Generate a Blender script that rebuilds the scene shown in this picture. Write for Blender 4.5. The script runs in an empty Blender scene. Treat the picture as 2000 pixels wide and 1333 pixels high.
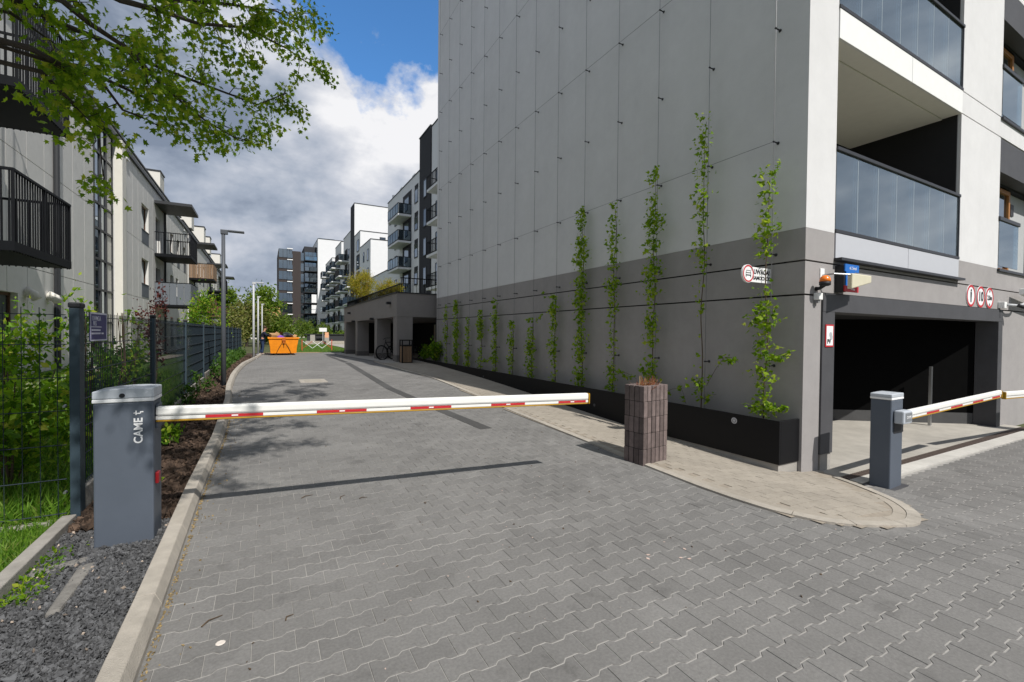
import bpy, math, random
import numpy as np
from mathutils import Matrix, Vector

random.seed(7)
rng = np.random.default_rng(11)
scene = bpy.context.scene
COL = scene.collection

# ------------------------------------------------------------------ camera
cam_d = bpy.data.cameras.new("camera")
cam_d.sensor_width = 36.0
cam_d.lens = 15.817
cam_d.clip_start = 0.05
cam_d.clip_end = 3000.0
cam = bpy.data.objects.new("camera", cam_d)
COL.objects.link(cam)
cam.matrix_world = Matrix(((0.87660, 0.0, -0.48123, 0.0),
                           (-0.48114, 0.01885, -0.87644, 0.0),
                           (0.00907, 0.99982, 0.01652, 1.6),
                           (0, 0, 0, 1)))
scene.camera = cam

# ------------------------------------------------------------------ sky and sun
SUN = Vector((0.17, -0.87, 1.0)).normalized()
world = bpy.data.worlds.new("World")
scene.world = world
world.use_nodes = True
wn, wl = world.node_tree.nodes, world.node_tree.links
wn.clear()


def wnode(t, **kw):
    n = wn.new(t)
    for k, v in kw.items():
        setattr(n, k, v)
    return n


def wmath(op, a, b=None, clamp=False):
    n = wn.new("ShaderNodeMath")
    n.operation = op
    n.use_clamp = clamp
    for i, v in enumerate((a, b)):
        if v is None:
            continue
        if isinstance(v, (int, float)):
            n.inputs[i].default_value = v
        else:
            wl.new(v, n.inputs[i])
    return n.outputs[0]


sky = wnode("ShaderNodeTexSky", sky_type="NISHITA", sun_disc=False)
sky.sun_elevation = math.asin(SUN.z)
sky.sun_rotation = math.atan2(SUN.x, SUN.y)
sky.air_density = 1.0
sky.dust_density = 0.6
sky.ozone_density = 3.0
tc = wnode("ShaderNodeTexCoord")
nrm = wnode("ShaderNodeVectorMath", operation="NORMALIZE")
wl.new(tc.outputs["Generated"], nrm.inputs[0])


def wnoise(scale, detail, rough, off, dist=0.0, flat=1.7):
    m = wnode("ShaderNodeMapping")
    m.inputs["Location"].default_value = off
    m.inputs["Scale"].default_value = (1.0, 1.0, flat)
    wl.new(nrm.outputs[0], m.inputs[0])
    n = wnode("ShaderNodeTexNoise")
    n.inputs["Scale"].default_value = scale
    n.inputs["Detail"].default_value = detail
    n.inputs["Roughness"].default_value = rough
    n.inputs["Distortion"].default_value = dist
    wl.new(m.outputs[0], n.inputs["Vector"])
    return n.outputs["Fac"]


def ramp(fac, stops):
    r = wnode("ShaderNodeValToRGB")
    wl.new(fac, r.inputs[0])
    e = r.color_ramp.elements
    while len(e) < len(stops):
        e.new(0.5)
    for el, (p, c) in zip(e, stops):
        el.position = p
        el.color = c if len(c) == 4 else (*c, 1)
    return r.outputs[0]


def wdot(v):
    d = wnode("ShaderNodeVectorMath", operation="DOT_PRODUCT")
    wl.new(nrm.outputs[0], d.inputs[0])
    d.inputs[1].default_value = Vector(v).normalized()
    return d.outputs["Value"]


# gap of blue sky in the clouds: cloud cover falls off round one direction, with a ragged noise edge
gap = wmath("MULTIPLY", wmath("SUBTRACT", wdot((0.185, 0.805, 0.565)), 0.980), 55.0, True)     # 1 in the middle of the gap
ragged = wnoise(6.0, 10.0, 0.58, (3.1, 0.4, 0.0), 0.0, 1.3)
cover = wmath("ADD", wmath("SUBTRACT", 1.0, wmath("MULTIPLY", gap, 1.0)), wmath("MULTIPLY", wmath("SUBTRACT", ragged, 0.5), 2.6))
dens = ramp(cover, [(0.30, (0, 0, 0)), (0.62, (1, 1, 1))])
# light and dark parts of the clouds: a sunlit bank, a dark one, billows over both
big = wnoise(2.3, 4.0, 0.5, (0.55, 2.45, 1.3), 0.0)
mid = wnoise(6.5, 10.0, 0.55, (1.7, 5.2, 0.0), 0.15)
shade = wmath("ADD", wmath("MULTIPLY", big, 0.70), wmath("SUBTRACT", wmath("MULTIPLY", mid, 1.25), 0.47))
bright = wmath("MULTIPLY", wmath("SUBTRACT", wdot((0.25, 0.87, 0.43)), 0.945), 19.0, True)
dark = wmath("MULTIPLY", wmath("SUBTRACT", wdot((-0.05, 0.955, 0.29)), 0.950), 22.0, True)
shade = wmath("SUBTRACT", wmath("ADD", shade, wmath("MULTIPLY", bright, 0.27)), wmath("MULTIPLY", dark, 0.07))
ccol = ramp(shade, [(0.30, (2.1, 2.55, 3.4)), (0.47, (3.5, 4.0, 4.9)), (0.66, (5.4, 5.7, 6.4)), (0.88, (8.4, 8.4, 8.6))])
mixn = wnode("ShaderNodeMix", data_type="RGBA")
wl.new(dens, mixn.inputs[0])
skyb = wnode("ShaderNodeMix", data_type="RGBA", blend_type="MULTIPLY")
skyb.inputs[0].default_value = 1.0
wl.new(sky.outputs[0], skyb.inputs[6])
skyb.inputs[7].default_value = (0.85, 1.45, 1.85, 1)
wl.new(skyb.outputs[2], mixn.inputs[6])
wl.new(ccol, mixn.inputs[7])
bg = wnode("ShaderNodeBackground")
bg.inputs["Strength"].default_value = 0.1
wl.new(mixn.outputs[2], bg.inputs[0])
wo = wnode("ShaderNodeOutputWorld")
wl.new(bg.outputs[0], wo.inputs[0])

sun_d = bpy.data.lights.new("sun", "SUN")
sun_d.energy = 4.4
sun_d.angle = math.radians(0.55)
sun_d.color = (1.0, 0.965, 0.915)
sun = bpy.data.objects.new("sun", sun_d)
COL.objects.link(sun)
sun.rotation_euler = SUN.to_track_quat("Z", "Y").to_euler()
sun.location = (2, -10, 30)

vs = scene.view_settings
vs.view_transform = "Standard"
vs.look = "None"
vs.exposure = 0.12
vs.gamma = 1.0
vs.use_curve_mapping = False
scene.render.engine = "CYCLES"
scene.cycles.max_bounces = 6
scene.cycles.transparent_max_bounces = 8
scene.cycles.use_denoising = True


# ------------------------------------------------------------------ terrain
def smooth(a, b, x):
    t = np.clip((np.asarray(x, float) - a) / (b - a), 0, 1)
    return t * t * (3 - 2 * t)


def zg(X, Y):
    """Height of the ground: it climbs gently up the drive and dips to the garage."""
    X = np.asarray(X, float)
    Y = np.asarray(Y, float)
    z = np.interp(Y, [-9, 3.2, 4.5, 16, 18.5, 30, 400], [0, 0, .03, .39, .41, .16, .16])
    return z - 0.22 * smooth(4.2, 6.9, X) * (1 - smooth(4, 13, Y))


def zf(X, Y):
    return float(zg(X, Y))


# ------------------------------------------------------------------ materials
MATS = {}


def mat(name, col, rough=0.8, var=0.12, nscale=6.0, bump=0.15, bscale=90.0, metal=0.0, island=0.0, spec=0.3, coords="pos", stain=0.0, stretch=None, spots=0.0, streak=0.0):
    """Painted, cast or woven surface: base colour with noise wear and fine relief."""
    if name in MATS:
        return MATS[name]
    m = bpy.data.materials.new(name)
    m.use_nodes = True
    nt = m.node_tree
    N, L = nt.nodes, nt.links
    b = N["Principled BSDF"]
    b.inputs["Roughness"].default_value = rough
    b.inputs["Metallic"].default_value = metal
    b.inputs["Specular IOR Level"].default_value = spec
    if coords == "pos":
        vec = N.new("ShaderNodeNewGeometry").outputs["Position"]
    else:
        vec = N.new("ShaderNodeTexCoord").outputs["Object"]
    if stretch:
        mp = N.new("ShaderNodeMapping")
        mp.inputs["Scale"].default_value = stretch
        L.new(vec, mp.inputs[0])
        vec = mp.outputs[0]
    n = N.new("ShaderNodeTexNoise")
    n.inputs["Scale"].default_value = nscale
    n.inputs["Detail"].default_value = 6
    n.inputs["Roughness"].default_value = 0.65
    L.new(vec, n.inputs["Vector"])
    mr = N.new("ShaderNodeMapRange")
    mr.inputs["From Min"].default_value = 0.25
    mr.inputs["From Max"].default_value = 0.75
    mr.inputs["To Min"].default_value = 1 - var
    mr.inputs["To Max"].default_value = 1 + var
    L.new(n.outputs["Fac"], mr.inputs["Value"])
    val = mr.outputs[0]
    if stain > 0:
        n2 = N.new("ShaderNodeTexNoise")
        n2.inputs["Scale"].default_value = 0.9
        n2.inputs["Detail"].default_value = 8
        n2.inputs["Roughness"].default_value = 0.7
        L.new(vec, n2.inputs["Vector"])
        m2 = N.new("ShaderNodeMapRange")
        m2.inputs["From Min"].default_value = 0.3
        m2.inputs["From Max"].default_value = 0.7
        m2.inputs["To Min"].default_value = 1 - stain
        m2.inputs["To Max"].default_value = 1 + stain
        L.new(n2.outputs["Fac"], m2.inputs["Value"])
        mm = N.new("ShaderNodeMath")
        mm.operation = "MULTIPLY"
        L.new(val, mm.inputs[0])
        L.new(m2.outputs[0], mm.inputs[1])
        val = mm.outputs[0]
    for amt, vscale, lo, hi in ((spots, (2.6, 2.6, 2.6), .60, .70), (streak, (2.4, 2.4, .10), .42, .72)):
        if amt > 0:
            mp2 = N.new("ShaderNodeMapping")
            mp2.inputs["Scale"].default_value = vscale
            L.new(vec, mp2.inputs[0])
            n4 = N.new("ShaderNodeTexNoise")
            n4.inputs["Scale"].default_value = 1.0
            n4.inputs["Detail"].default_value = 7
            n4.inputs["Roughness"].default_value = 0.6
            L.new(mp2.outputs[0], n4.inputs["Vector"])
            m4 = N.new("ShaderNodeMapRange")
            m4.inputs["From Min"].default_value = lo
            m4.inputs["From Max"].default_value = hi
            m4.inputs["To Min"].default_value = 1.0
            m4.inputs["To Max"].default_value = 1 - amt
            L.new(n4.outputs["Fac"], m4.inputs["Value"])
            mm = N.new("ShaderNodeMath")
            mm.operation = "MULTIPLY"
            L.new(val, mm.inputs[0])
            L.new(m4.outputs[0], mm.inputs[1])
            val = mm.outputs[0]
    if island > 0:
        g = N.new("ShaderNodeNewGeometry")
        oi = N.new("ShaderNodeObjectInfo")
        ad = N.new("ShaderNodeMath")
        ad.operation = "ADD"
        L.new(g.outputs["Random Per Island"], ad.inputs[0])
        L.new(oi.outputs["Random"], ad.inputs[1])
        fr = N.new("ShaderNodeMath")
        fr.operation = "FRACT"
        L.new(ad.outputs[0], fr.inputs[0])
        m3 = N.new("ShaderNodeMapRange")
        m3.inputs["To Min"].default_value = 1 - island
        m3.inputs["To Max"].default_value = 1 + island
        L.new(fr.outputs[0], m3.inputs["Value"])
        mm = N.new("ShaderNodeMath")
        mm.operation = "MULTIPLY"
        L.new(val, mm.inputs[0])
        L.new(m3.outputs[0], mm.inputs[1])
        val = mm.outputs[0]
    sc = N.new("ShaderNodeVectorMath")
    sc.operation = "SCALE"
    sc.inputs[0].default_value = col[:3]
    L.new(val, sc.inputs["Scale"])
    L.new(sc.outputs[0], b.inputs["Base Color"])
    if bump > 0:
        n3 = N.new("ShaderNodeTexNoise")
        n3.inputs["Scale"].default_value = bscale
        n3.inputs["Detail"].default_value = 3
        L.new(vec, n3.inputs["Vector"])
        bp = N.new("ShaderNodeBump")
        bp.inputs["Strength"].default_value = bump
        bp.inputs["Distance"].default_value = 0.01
        L.new(n3.outputs["Fac"], bp.inputs["Height"])
        L.new(bp.outputs[0], b.inputs["Normal"])
    MATS[name] = m
    return m


def leaf_mat(name, stops, trans=0.35, rough=0.55):
    """Foliage: each leaf takes its own tint; light passes through the blade."""
    if name in MATS:
        return MATS[name]
    m = bpy.data.materials.new(name)
    m.use_nodes = True
    nt = m.node_tree
    N, L = nt.nodes, nt.links
    b = N["Principled BSDF"]
    b.inputs["Roughness"].default_value = rough
    b.inputs["Specular IOR Level"].default_value = 0.25
    g = N.new("ShaderNodeNewGeometry")
    r = N.new("ShaderNodeValToRGB")
    e = r.color_ramp.elements
    while len(e) < len(stops):
        e.new(0.5)
    for el, (p, c) in zip(e, stops):
        el.position = p
        el.color = (*c, 1)
    L.new(g.outputs["Random Per Island"], r.inputs[0])
    L.new(r.outputs[0], b.inputs["Base Color"])
    t = N.new("ShaderNodeBsdfTranslucent")
    sc = N.new("ShaderNodeVectorMath")
    sc.operation = "MULTIPLY"
    sc.inputs[1].default_value = (1.5, 1.6, 0.7)
    L.new(r.outputs[0], sc.inputs[0])
    L.new(sc.outputs[0], t.inputs[0])
    mx = N.new("ShaderNodeMixShader")
    mx.inputs[0].default_value = trans
    L.new(b.outputs[0], mx.inputs[1])
    L.new(t.outputs[0], mx.inputs[2])
    L.new(mx.outputs[0], N["Material Output"].inputs[0])
    MATS[name] = m
    return m


def glass_mat(name, tint=(0.75, 0.85, 0.92), refl=0.5, body=(0.05, 0.07, 0.08), clear=0.3, rough=0.02, streak=0.0):
    if name in MATS:
        return MATS[name]
    m = bpy.data.materials.new(name)
    m.use_nodes = True
    nt = m.node_tree
    N, L = nt.nodes, nt.links
    N.remove(N["Principled BSDF"])
    gl = N.new("ShaderNodeBsdfGlossy")
    gl.inputs["Color"].default_value = (*tint, 1)
    gl.inputs["Roughness"].default_value = rough
    df = N.new("ShaderNodeBsdfDiffuse")
    df.inputs["Color"].default_value = (*body, 1)
    tr = N.new("ShaderNodeBsdfTransparent")
    tr.inputs["Color"].default_value = (*tint, 1)
    m1 = N.new("ShaderNodeMixShader")
    m1.inputs[0].default_value = clear
    L.new(df.outputs[0], m1.inputs[1])
    L.new(tr.outputs[0], m1.inputs[2])
    m2 = N.new("ShaderNodeMixShader")
    lw = N.new("ShaderNodeLayerWeight")
    lw.inputs[0].default_value = 0.35
    mr = N.new("ShaderNodeMapRange")
    mr.inputs["To Min"].default_value = refl
    mr.inputs["To Max"].default_value = 1.0
    L.new(lw.outputs["Fresnel"], mr.inputs["Value"])
    L.new(mr.outputs[0], m2.inputs[0])
    L.new(m1.outputs[0], m2.inputs[1])
    L.new(gl.outputs[0], m2.inputs[2])
    if streak > 0:
        geo = N.new("ShaderNodeNewGeometry")
        n = N.new("ShaderNodeTexNoise")
        n.inputs["Scale"].default_value = 1.3
        L.new(geo.outputs["Position"], n.inputs["Vector"])
        bp = N.new("ShaderNodeBump")
        bp.inputs["Strength"].default_value = streak
        L.new(n.outputs["Fac"], bp.inputs["Height"])
        L.new(bp.outputs[0], gl.inputs["Normal"])
    L.new(m2.outputs[0], N["Material Output"].inputs[0])
    MATS[name] = m
    return m


# ------------------------------------------------------------------ mesh helpers
class MB:
    """Collects shapes in world coordinates; build() links them as one mesh object."""

    def __init__(self):
        self.v, self.f, self.mi = [], [], []

    def poly(self, pts, faces, mi=0):
        o = len(self.v)
        self.v += [tuple(p) for p in pts]
        for f in faces:
            self.f.append([o + i for i in f])
            self.mi.append(mi)
        return self

    def box(self, x0, x1, y0, y1, z0, z1, mi=0):
        return self.poly([(x0, y0, z0), (x1, y0, z0), (x1, y1, z0), (x0, y1, z0), (x0, y0, z1), (x1, y0, z1), (x1, y1, z1), (x0, y1, z1)],
                         [(0, 3, 2, 1), (4, 5, 6, 7), (0, 1, 5, 4), (1, 2, 6, 5), (2, 3, 7, 6), (3, 0, 4, 7)], mi)

    def prism(self, poly, z0, z1, mi=0):
        n = len(poly)
        zz0 = z0 if callable(z0) else (lambda x, y: z0)
        zz1 = z1 if callable(z1) else (lambda x, y: z1)
        pts = [(x, y, zz0(x, y)) for x, y in poly] + [(x, y, zz1(x, y)) for x, y in poly]
        fs = [tuple(range(n - 1, -1, -1)), tuple(range(n, 2 * n))] + [(i, (i + 1) % n, n + (i + 1) % n, n + i) for i in range(n)]
        return self.poly(pts, fs, mi)

    def quad(self, a, b, c, d, mi=0):
        return self.poly([a, b, c, d], [(0, 1, 2, 3)], mi)

    def tube(self, pts, radii, n=8, mi=0, cap=True, flat=1.0):
        pts = [Vector(p) for p in pts]
        if isinstance(radii, (int, float)):
            radii = [radii] * len(pts)
        o = len(self.v)
        prev = None
        for i, p in enumerate(pts):
            d = (pts[min(i + 1, len(pts) - 1)] - pts[max(i - 1, 0)]).normalized()
            if prev is None:
                a = Vector((0, 0, 1)) if abs(d.z) < 0.9 else Vector((1, 0, 0))
                u = d.cross(a).normalized()
            else:
                u = (prev - d * prev.dot(d)).normalized()
            prev = u
            w = d.cross(u)
            for k in range(n):
                t = 2 * math.pi * k / n
                self.v.append(tuple(p + (u * math.cos(t) + w * math.sin(t) * flat) * radii[i]))
        for i in range(len(pts) - 1):
            for k in range(n):
                self.f.append([o + i * n + k, o + i * n + (k + 1) % n, o + (i + 1) * n + (k + 1) % n, o + (i + 1) * n + k])
                self.mi.append(mi)
        if cap:
            self.f.append([o + k for k in range(n - 1, -1, -1)])
            self.mi.append(mi)
            e = o + (len(pts) - 1) * n
            self.f.append([e + k for k in range(n)])
            self.mi.append(mi)
        return self

    def cyl(self, p0, p1, r0, r1=None, n=12, mi=0):
        return self.tube([p0, p1], [r0, r0 if r1 is None else r1], n, mi)

    def disc(self, c, axis, r, n=24, mi=0, th=0.004):
        c, a = Vector(c), Vector(axis).normalized()
        return self.cyl(c, c + a * th, r, r, n, mi)

    def ring(self, c, axis, r0, r1, th, n=28, mi=0):
        c, a = Vector(c), Vector(axis).normalized()
        h = Vector((0, 0, 1)) if abs(a.z) < 0.9 else Vector((1, 0, 0))
        u = a.cross(h).normalized()
        w = a.cross(u)
        pts = []
        for k in range(n):
            t = 2 * math.pi * k / n
            d = u * math.cos(t) + w * math.sin(t)
            pts += [c + d * r0, c + d * r1, c + d * r1 + a * th, c + d * r0 + a * th]
        fs = []
        for k in range(n):
            a0, b0 = 4 * k, 4 * ((k + 1) % n)
            for i in range(4):
                j = (i + 1) % 4
                fs.append((a0 + i, a0 + j, b0 + j, b0 + i))
        return self.poly(pts, fs, mi)

    def xf(self, M):
        self.v = [tuple(M @ Vector(p)) for p in self.v]
        return self

    def build(self, name, mats, parent=None, smooth=False, bevel=0.0, kind=None, label=None):
        o = np.array(origin(parent))
        me = bpy.data.meshes.new(name)
        me.from_pydata([(p[0] - o[0], p[1] - o[1], p[2] - o[2]) for p in self.v], [], self.f)
        if not isinstance(mats, (list, tuple)):
            mats = [mats]
        for m in mats:
            me.materials.append(m)
        if len(mats) > 1:
            me.polygons.foreach_set("material_index", self.mi)
        if smooth:
            me.polygons.foreach_set("use_smooth", [True] * len(me.polygons))
        ob = link(name, me, parent)
        if bevel:
            b = ob.modifiers.new("edge", "BEVEL")
            b.width = bevel
            b.segments = 2
            b.limit_method = "ANGLE"
        if kind:
            ob["kind"] = kind
        if label:
            ob["label"] = label
        return ob


def origin(p):
    t = Vector((0, 0, 0))
    while p is not None:
        t += Vector(p.location)
        p = p.parent
    return t


def link(name, data, parent=None, loc=None):
    ob = bpy.data.objects.new(name, data)
    COL.objects.link(ob)
    if parent is not None:
        ob.parent = parent
    if loc is not None:
        ob.location = loc
    return ob


def thing(name, label, cat, loc=(0, 0, 0), group=None):
    o = bpy.data.objects.new(name, None)
    o.empty_display_size = 0.2
    COL.objects.link(o)
    o.location = loc
    return tag(o, label, cat, group)


def tag(o, label, cat, group=None):
    o["label"], o["category"] = label, cat
    if group:
        o["group"] = group
    return o


def structure(o):
    o["kind"] = "structure"
    return o


def np_mesh(name, V, F, mats, parent=None, kind=None, smooth=False):
    """Fast mesh from numpy arrays; F is (m, k)."""
    V = np.asarray(V, np.float32) - np.array(origin(parent), np.float32)
    F = np.asarray(F, np.int32)
    me = bpy.data.meshes.new(name)
    me.vertices.add(len(V))
    me.vertices.foreach_set("co", V.ravel())
    k = F.shape[1]
    me.loops.add(F.size)
    me.loops.foreach_set("vertex_index", F.ravel())
    me.polygons.add(len(F))
    me.polygons.foreach_set("loop_start", np.arange(len(F), dtype=np.int32) * k)
    me.polygons.foreach_set("use_smooth", np.full(len(F), bool(smooth)))
    me.update(calc_edges=True)
    me.validate()
    me.materials.append(mats)
    ob = link(name, me, parent)
    if kind:
        ob["kind"] = kind
    return ob


def rots(n, tip, spread, r=rng):
    """n random orientations whose local Y (leaf tip) points near `tip`."""
    d = np.asarray(tip, float)
    if d.ndim == 1:
        d = np.tile(d, (n, 1))
    d = d + r.normal(0, spread, (n, 3))
    d /= np.linalg.norm(d, axis=1)[:, None]
    a = r.normal(0, 1, (n, 3))
    nrm_ = np.cross(d, a)
    nrm_ /= np.linalg.norm(nrm_, axis=1)[:, None] + 1e-9
    s = np.cross(d, nrm_)
    return np.stack([s, d, nrm_], axis=2)


def scatter(name, centres, sizes, shape, tris, R, m, parent=None, kind="stuff", smooth=False):
    centres = np.asarray(centres, float)
    n, k = len(centres), len(shape)
    S = np.asarray(shape, float)
    V = np.einsum("nij,kj->nki", R, S) * np.asarray(sizes, float)[:, None, None] + centres[:, None, :]
    F = (np.asarray(tris)[None, :, :] + (np.arange(n) * k)[:, None, None]).reshape(-1, len(tris[0]))
    return np_mesh(name, V.reshape(-1, 3), F, m, parent, kind, smooth)


LEAF = ([(0, 0, 0), (0.28, 0.45, 0.07), (0, 1, -0.05), (-0.28, 0.45, 0.07)], [(0, 1, 2), (0, 2, 3)])
MAPLE = ([(0, 0.12, 0), (0.14, 0.0, 0.03), (0.55, 0.12, 0.02), (0.3, 0.34, 0.05), (0.62, 0.66, 0.0), (0.24, 0.6, 0.05), (0.0, 1.05, -0.06),
          (-0.24, 0.6, 0.05), (-0.62, 0.66, 0.0), (-0.3, 0.34, 0.05), (-0.55, 0.12, 0.02), (-0.14, 0.0, 0.03)],
         [(0, i, i % 11 + 1) for i in range(1, 12)])
IVY = ([(0, 0.1, 0), (0.2, 0, 0.02), (0.55, 0.3, 0.03), (0.26, 0.5, 0.06), (0, 1, -0.08), (-0.26, 0.5, 0.06), (-0.55, 0.3, 0.03), (-0.2, 0, 0.02)],
       [(0, i, i % 7 + 1) for i in range(1, 8)])
BLADE = ([(-0.04, 0, 0), (0.04, 0, 0), (0.03, 0.55, 0.06), (0, 1, 0.28), (-0.03, 0.55, 0.06)], [(0, 1, 2), (0, 2, 4), (4, 2, 3)])
CHIP = ([(-.5, 0, 0), (.5, .1, 0), (0, -.45, .05), (.05, .5, -.03), (.05, 0, .24), (0, .05, -.2)],
        [(0, 2, 4), (2, 1, 4), (1, 3, 4), (3, 0, 4), (2, 0, 5), (1, 2, 5), (3, 1, 5), (0, 3, 5)])


def lettering(txt, size, parent, m, M, name="lettering", ex=0.001, align="CENTER", bold=0.0):
    """Flat print: built-in font outlines turned into a thin mesh; M places the text plane (x right, y up, z towards the reader)."""
    cu = bpy.data.curves.new(name, "FONT")
    cu.body = txt
    cu.size = size
    cu.extrude = ex
    cu.offset = bold
    cu.align_x = align
    cu.align_y = "CENTER"
    tmp = bpy.data.objects.new(name + "_font", cu)
    me = bpy.data.meshes.new_from_object(tmp)
    bpy.data.objects.remove(tmp)
    me.transform(Matrix.Translation(-origin(parent)) @ M)
    me.materials.clear()
    me.materials.append(m)
    me.name = name
    return link(name, me, parent)


def facing_front(x, y, z, rz=0.0):
    """Text plane on a surface that faces -Y."""
    return Matrix.Translation((x, y, z)) @ Matrix.Rotation(rz, 4, "Z") @ Matrix.Rotation(math.pi / 2, 4, "X")


def rect_minus(rects, hole):
    out = []
    a0, a1, b0, b1 = hole
    for (u0, u1, w0, w1) in rects:
        if a1 <= u0 or a0 >= u1 or b1 <= w0 or b0 >= w1:
            out.append((u0, u1, w0, w1))
            continue
        if a0 > u0:
            out.append((u0, a0, w0, w1))
        if a1 < u1:
            out.append((a1, u1, w0, w1))
        m0, m1 = max(u0, a0), min(u1, a1)
        if b0 > w0:
            out.append((m0, m1, w0, b0))
        if b1 < w1:
            out.append((m0, m1, b1, w1))
    return out
# ------------------------------------------------------------------ shared materials
M_sand = mat("joint_sand", (0.335, 0.322, 0.30), 0.95, 0.2, 14, 0.3, 160)
M_paver = mat("grey_paver", (0.187, 0.181, 0.172), 0.82, 0.22, 60, 0.5, 260, island=0.085, stain=0.15, spots=0.22)
M_beige = mat("beige_brick", (0.335, 0.298, 0.248), 0.85, 0.12, 40, 0.3, 220, island=0.06, stain=0.12)
M_bjoint = mat("beige_joint", (0.30, 0.26, 0.21), 0.95, 0.2, 14, 0.3, 160)
M_kerb = mat("kerb_concrete", (0.375, 0.34, 0.29), 0.9, 0.16, 9, 0.5, 130, island=0.06, stain=0.14)
M_conc = mat("grey_concrete", (0.36, 0.34, 0.31), 0.9, 0.14, 7, 0.4, 110, stain=0.12)
M_apron = mat("apron_concrete", (0.40, 0.375, 0.33), 0.85, 0.12, 4, 0.3, 120, stain=0.16)
M_soil = mat("soil", (0.055, 0.038, 0.026), 1.0, 0.4, 12, 0.9, 60)
M_earth = mat("earth", (0.075, 0.085, 0.035), 1.0, 0.35, 3, 0.5, 30)
M_turf = mat("turf", (0.06, 0.11, 0.02), 1.0, 0.35, 5, 0.8, 70)
M_grav = mat("slate_gravel", (0.085, 0.086, 0.089), 0.8, 0.2, 30, 0.2, 120, island=0.42)
M_mulch = mat("bark_mulch", (0.070, 0.046, 0.032), 0.95, 0.3, 30, 0.3, 120, island=0.55)
M_dark = mat("anthracite_paint", (0.020, 0.021, 0.024), 0.55, 0.1, 8, 0.05, 200)
M_steel = mat("steel", (0.42, 0.43, 0.44), 0.35, 0.1, 20, 0.05, 200, metal=0.9)
M_white = mat("white_paint", (0.80, 0.80, 0.78), 0.6, 0.03, 10, 0.05, 150)
M_black = mat("black_paint", (0.008, 0.008, 0.009), 0.6, 0.1, 8, 0.0)
M_red = mat("red_paint", (0.50, 0.022, 0.03), 0.5, 0.06, 20, 0.0)
M_blue = mat("blue_enamel", (0.012, 0.14, 0.50), 0.4, 0.06, 20, 0.0)

# ------------------------------------------------------------------ ground sheet, reaching the horizon
xs = np.concatenate([[-900, -300, -120, -60, -30], np.arange(-16, 26.1, 1.0), [40, 80, 150, 400, 900]])
ys = np.concatenate([[-300, -60, -20], np.arange(-8, 46.1, 1.0), [60, 90, 140, 220, 400, 900, 1800]])
gx, gy = np.meshgrid(xs, ys)
gz = zg(gx, gy) - 0.09
V = np.stack([gx, gy, gz], -1).reshape(-1, 3)
nx = len(xs)
F = [(j * nx + i, j * nx + i + 1, (j + 1) * nx + i + 1, (j + 1) * nx + i) for j in range(len(ys) - 1) for i in range(nx - 1)]
ground = structure(np_mesh("ground", V, F, M_earth))


def sheet(name, poly_rows, dz, m, parent=None):
    """Sheet that follows the ground: poly_rows = [(y, x_left, x_right), ...]."""
    mb = MB()
    for (y0, a0, b0), (y1, a1, b1) in zip(poly_rows[:-1], poly_rows[1:]):
        k = max(1, int(max(b0 - a0, b1 - a1) / (0.25 if y1 < 14 else 0.8)))
        for i in range(k):
            f0, f1 = i / k, (i + 1) / k
            p = [(a0 + (b0 - a0) * f0, y0), (a0 + (b0 - a0) * f1, y0), (a1 + (b1 - a1) * f1, y1), (a1 + (b1 - a1) * f0, y1)]
            mb.quad(*[(x, y, zf(x, y) + dz) for x, y in p])
    return mb.build(name, m, parent)


# ------------------------------------------------------------------ driveway of interlocking pavers
driveway = structure(sheet("driveway", [(y, -0.80, 4.7) for y in np.arange(2.68, 34.1, 0.4)], -0.0038, M_sand))
sheet("joint_bed", [(y, -0.62, 14.5) for y in np.arange(-1.6, 2.69, 0.214)], -0.0038, M_sand, driveway)
ISLAND = [(4.0, 2.96), (4.02, 2.6), (4.06, 2.375), (4.187, 2.08), (4.33, 1.93), (4.52, 1.82), (4.72, 1.75), (4.93, 1.71), (5.15, 1.74), (5.49, 1.87), (5.82, 2.10),
          (6.05, 2.36), (6.24, 2.66), (6.38, 2.97), (6.44, 3.27), (5.85, 3.27), (5.85, 19.6), (3.86, 18.7), (3.84, 17.2), (3.95, 15.0), (4.24, 12.7), (4.19, 9.6), (4.085, 7.4), (4.045, 5.0), (4.01, 3.87)]


def inside(poly, X, Y):
    X, Y = np.asarray(X), np.asarray(Y)
    r = np.zeros(X.shape, bool)
    j = len(poly) - 1
    for i in range(len(poly)):
        xi, yi = poly[i]
        xj, yj = poly[j]
        c = ((yi > Y) != (yj > Y)) & (X < (xj - xi) * (Y - yi) / (yj - yi + 1e-12) + xi)
        r ^= c
        j = i
    return r


PL, PP, PA = 0.2, 0.07125, 0.01125
OUT = [(-.1, -PP - PA), (-.0625, -PP - PA), (-.0375, -PP + PA), (.0375, -PP + PA), (.0625, -PP - PA), (.1, -PP - PA),
       (.1, PP + PA), (.0625, PP + PA), (.0375, PP - PA), (-.0375, PP - PA), (-.0625, PP + PA), (-.1, PP + PA)]


def paver_ring(dx, dy):
    return [(x - math.copysign(dx, x) if abs(x) > .09 else x, y - math.copysign(dy, y)) for x, y in OUT]


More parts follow.
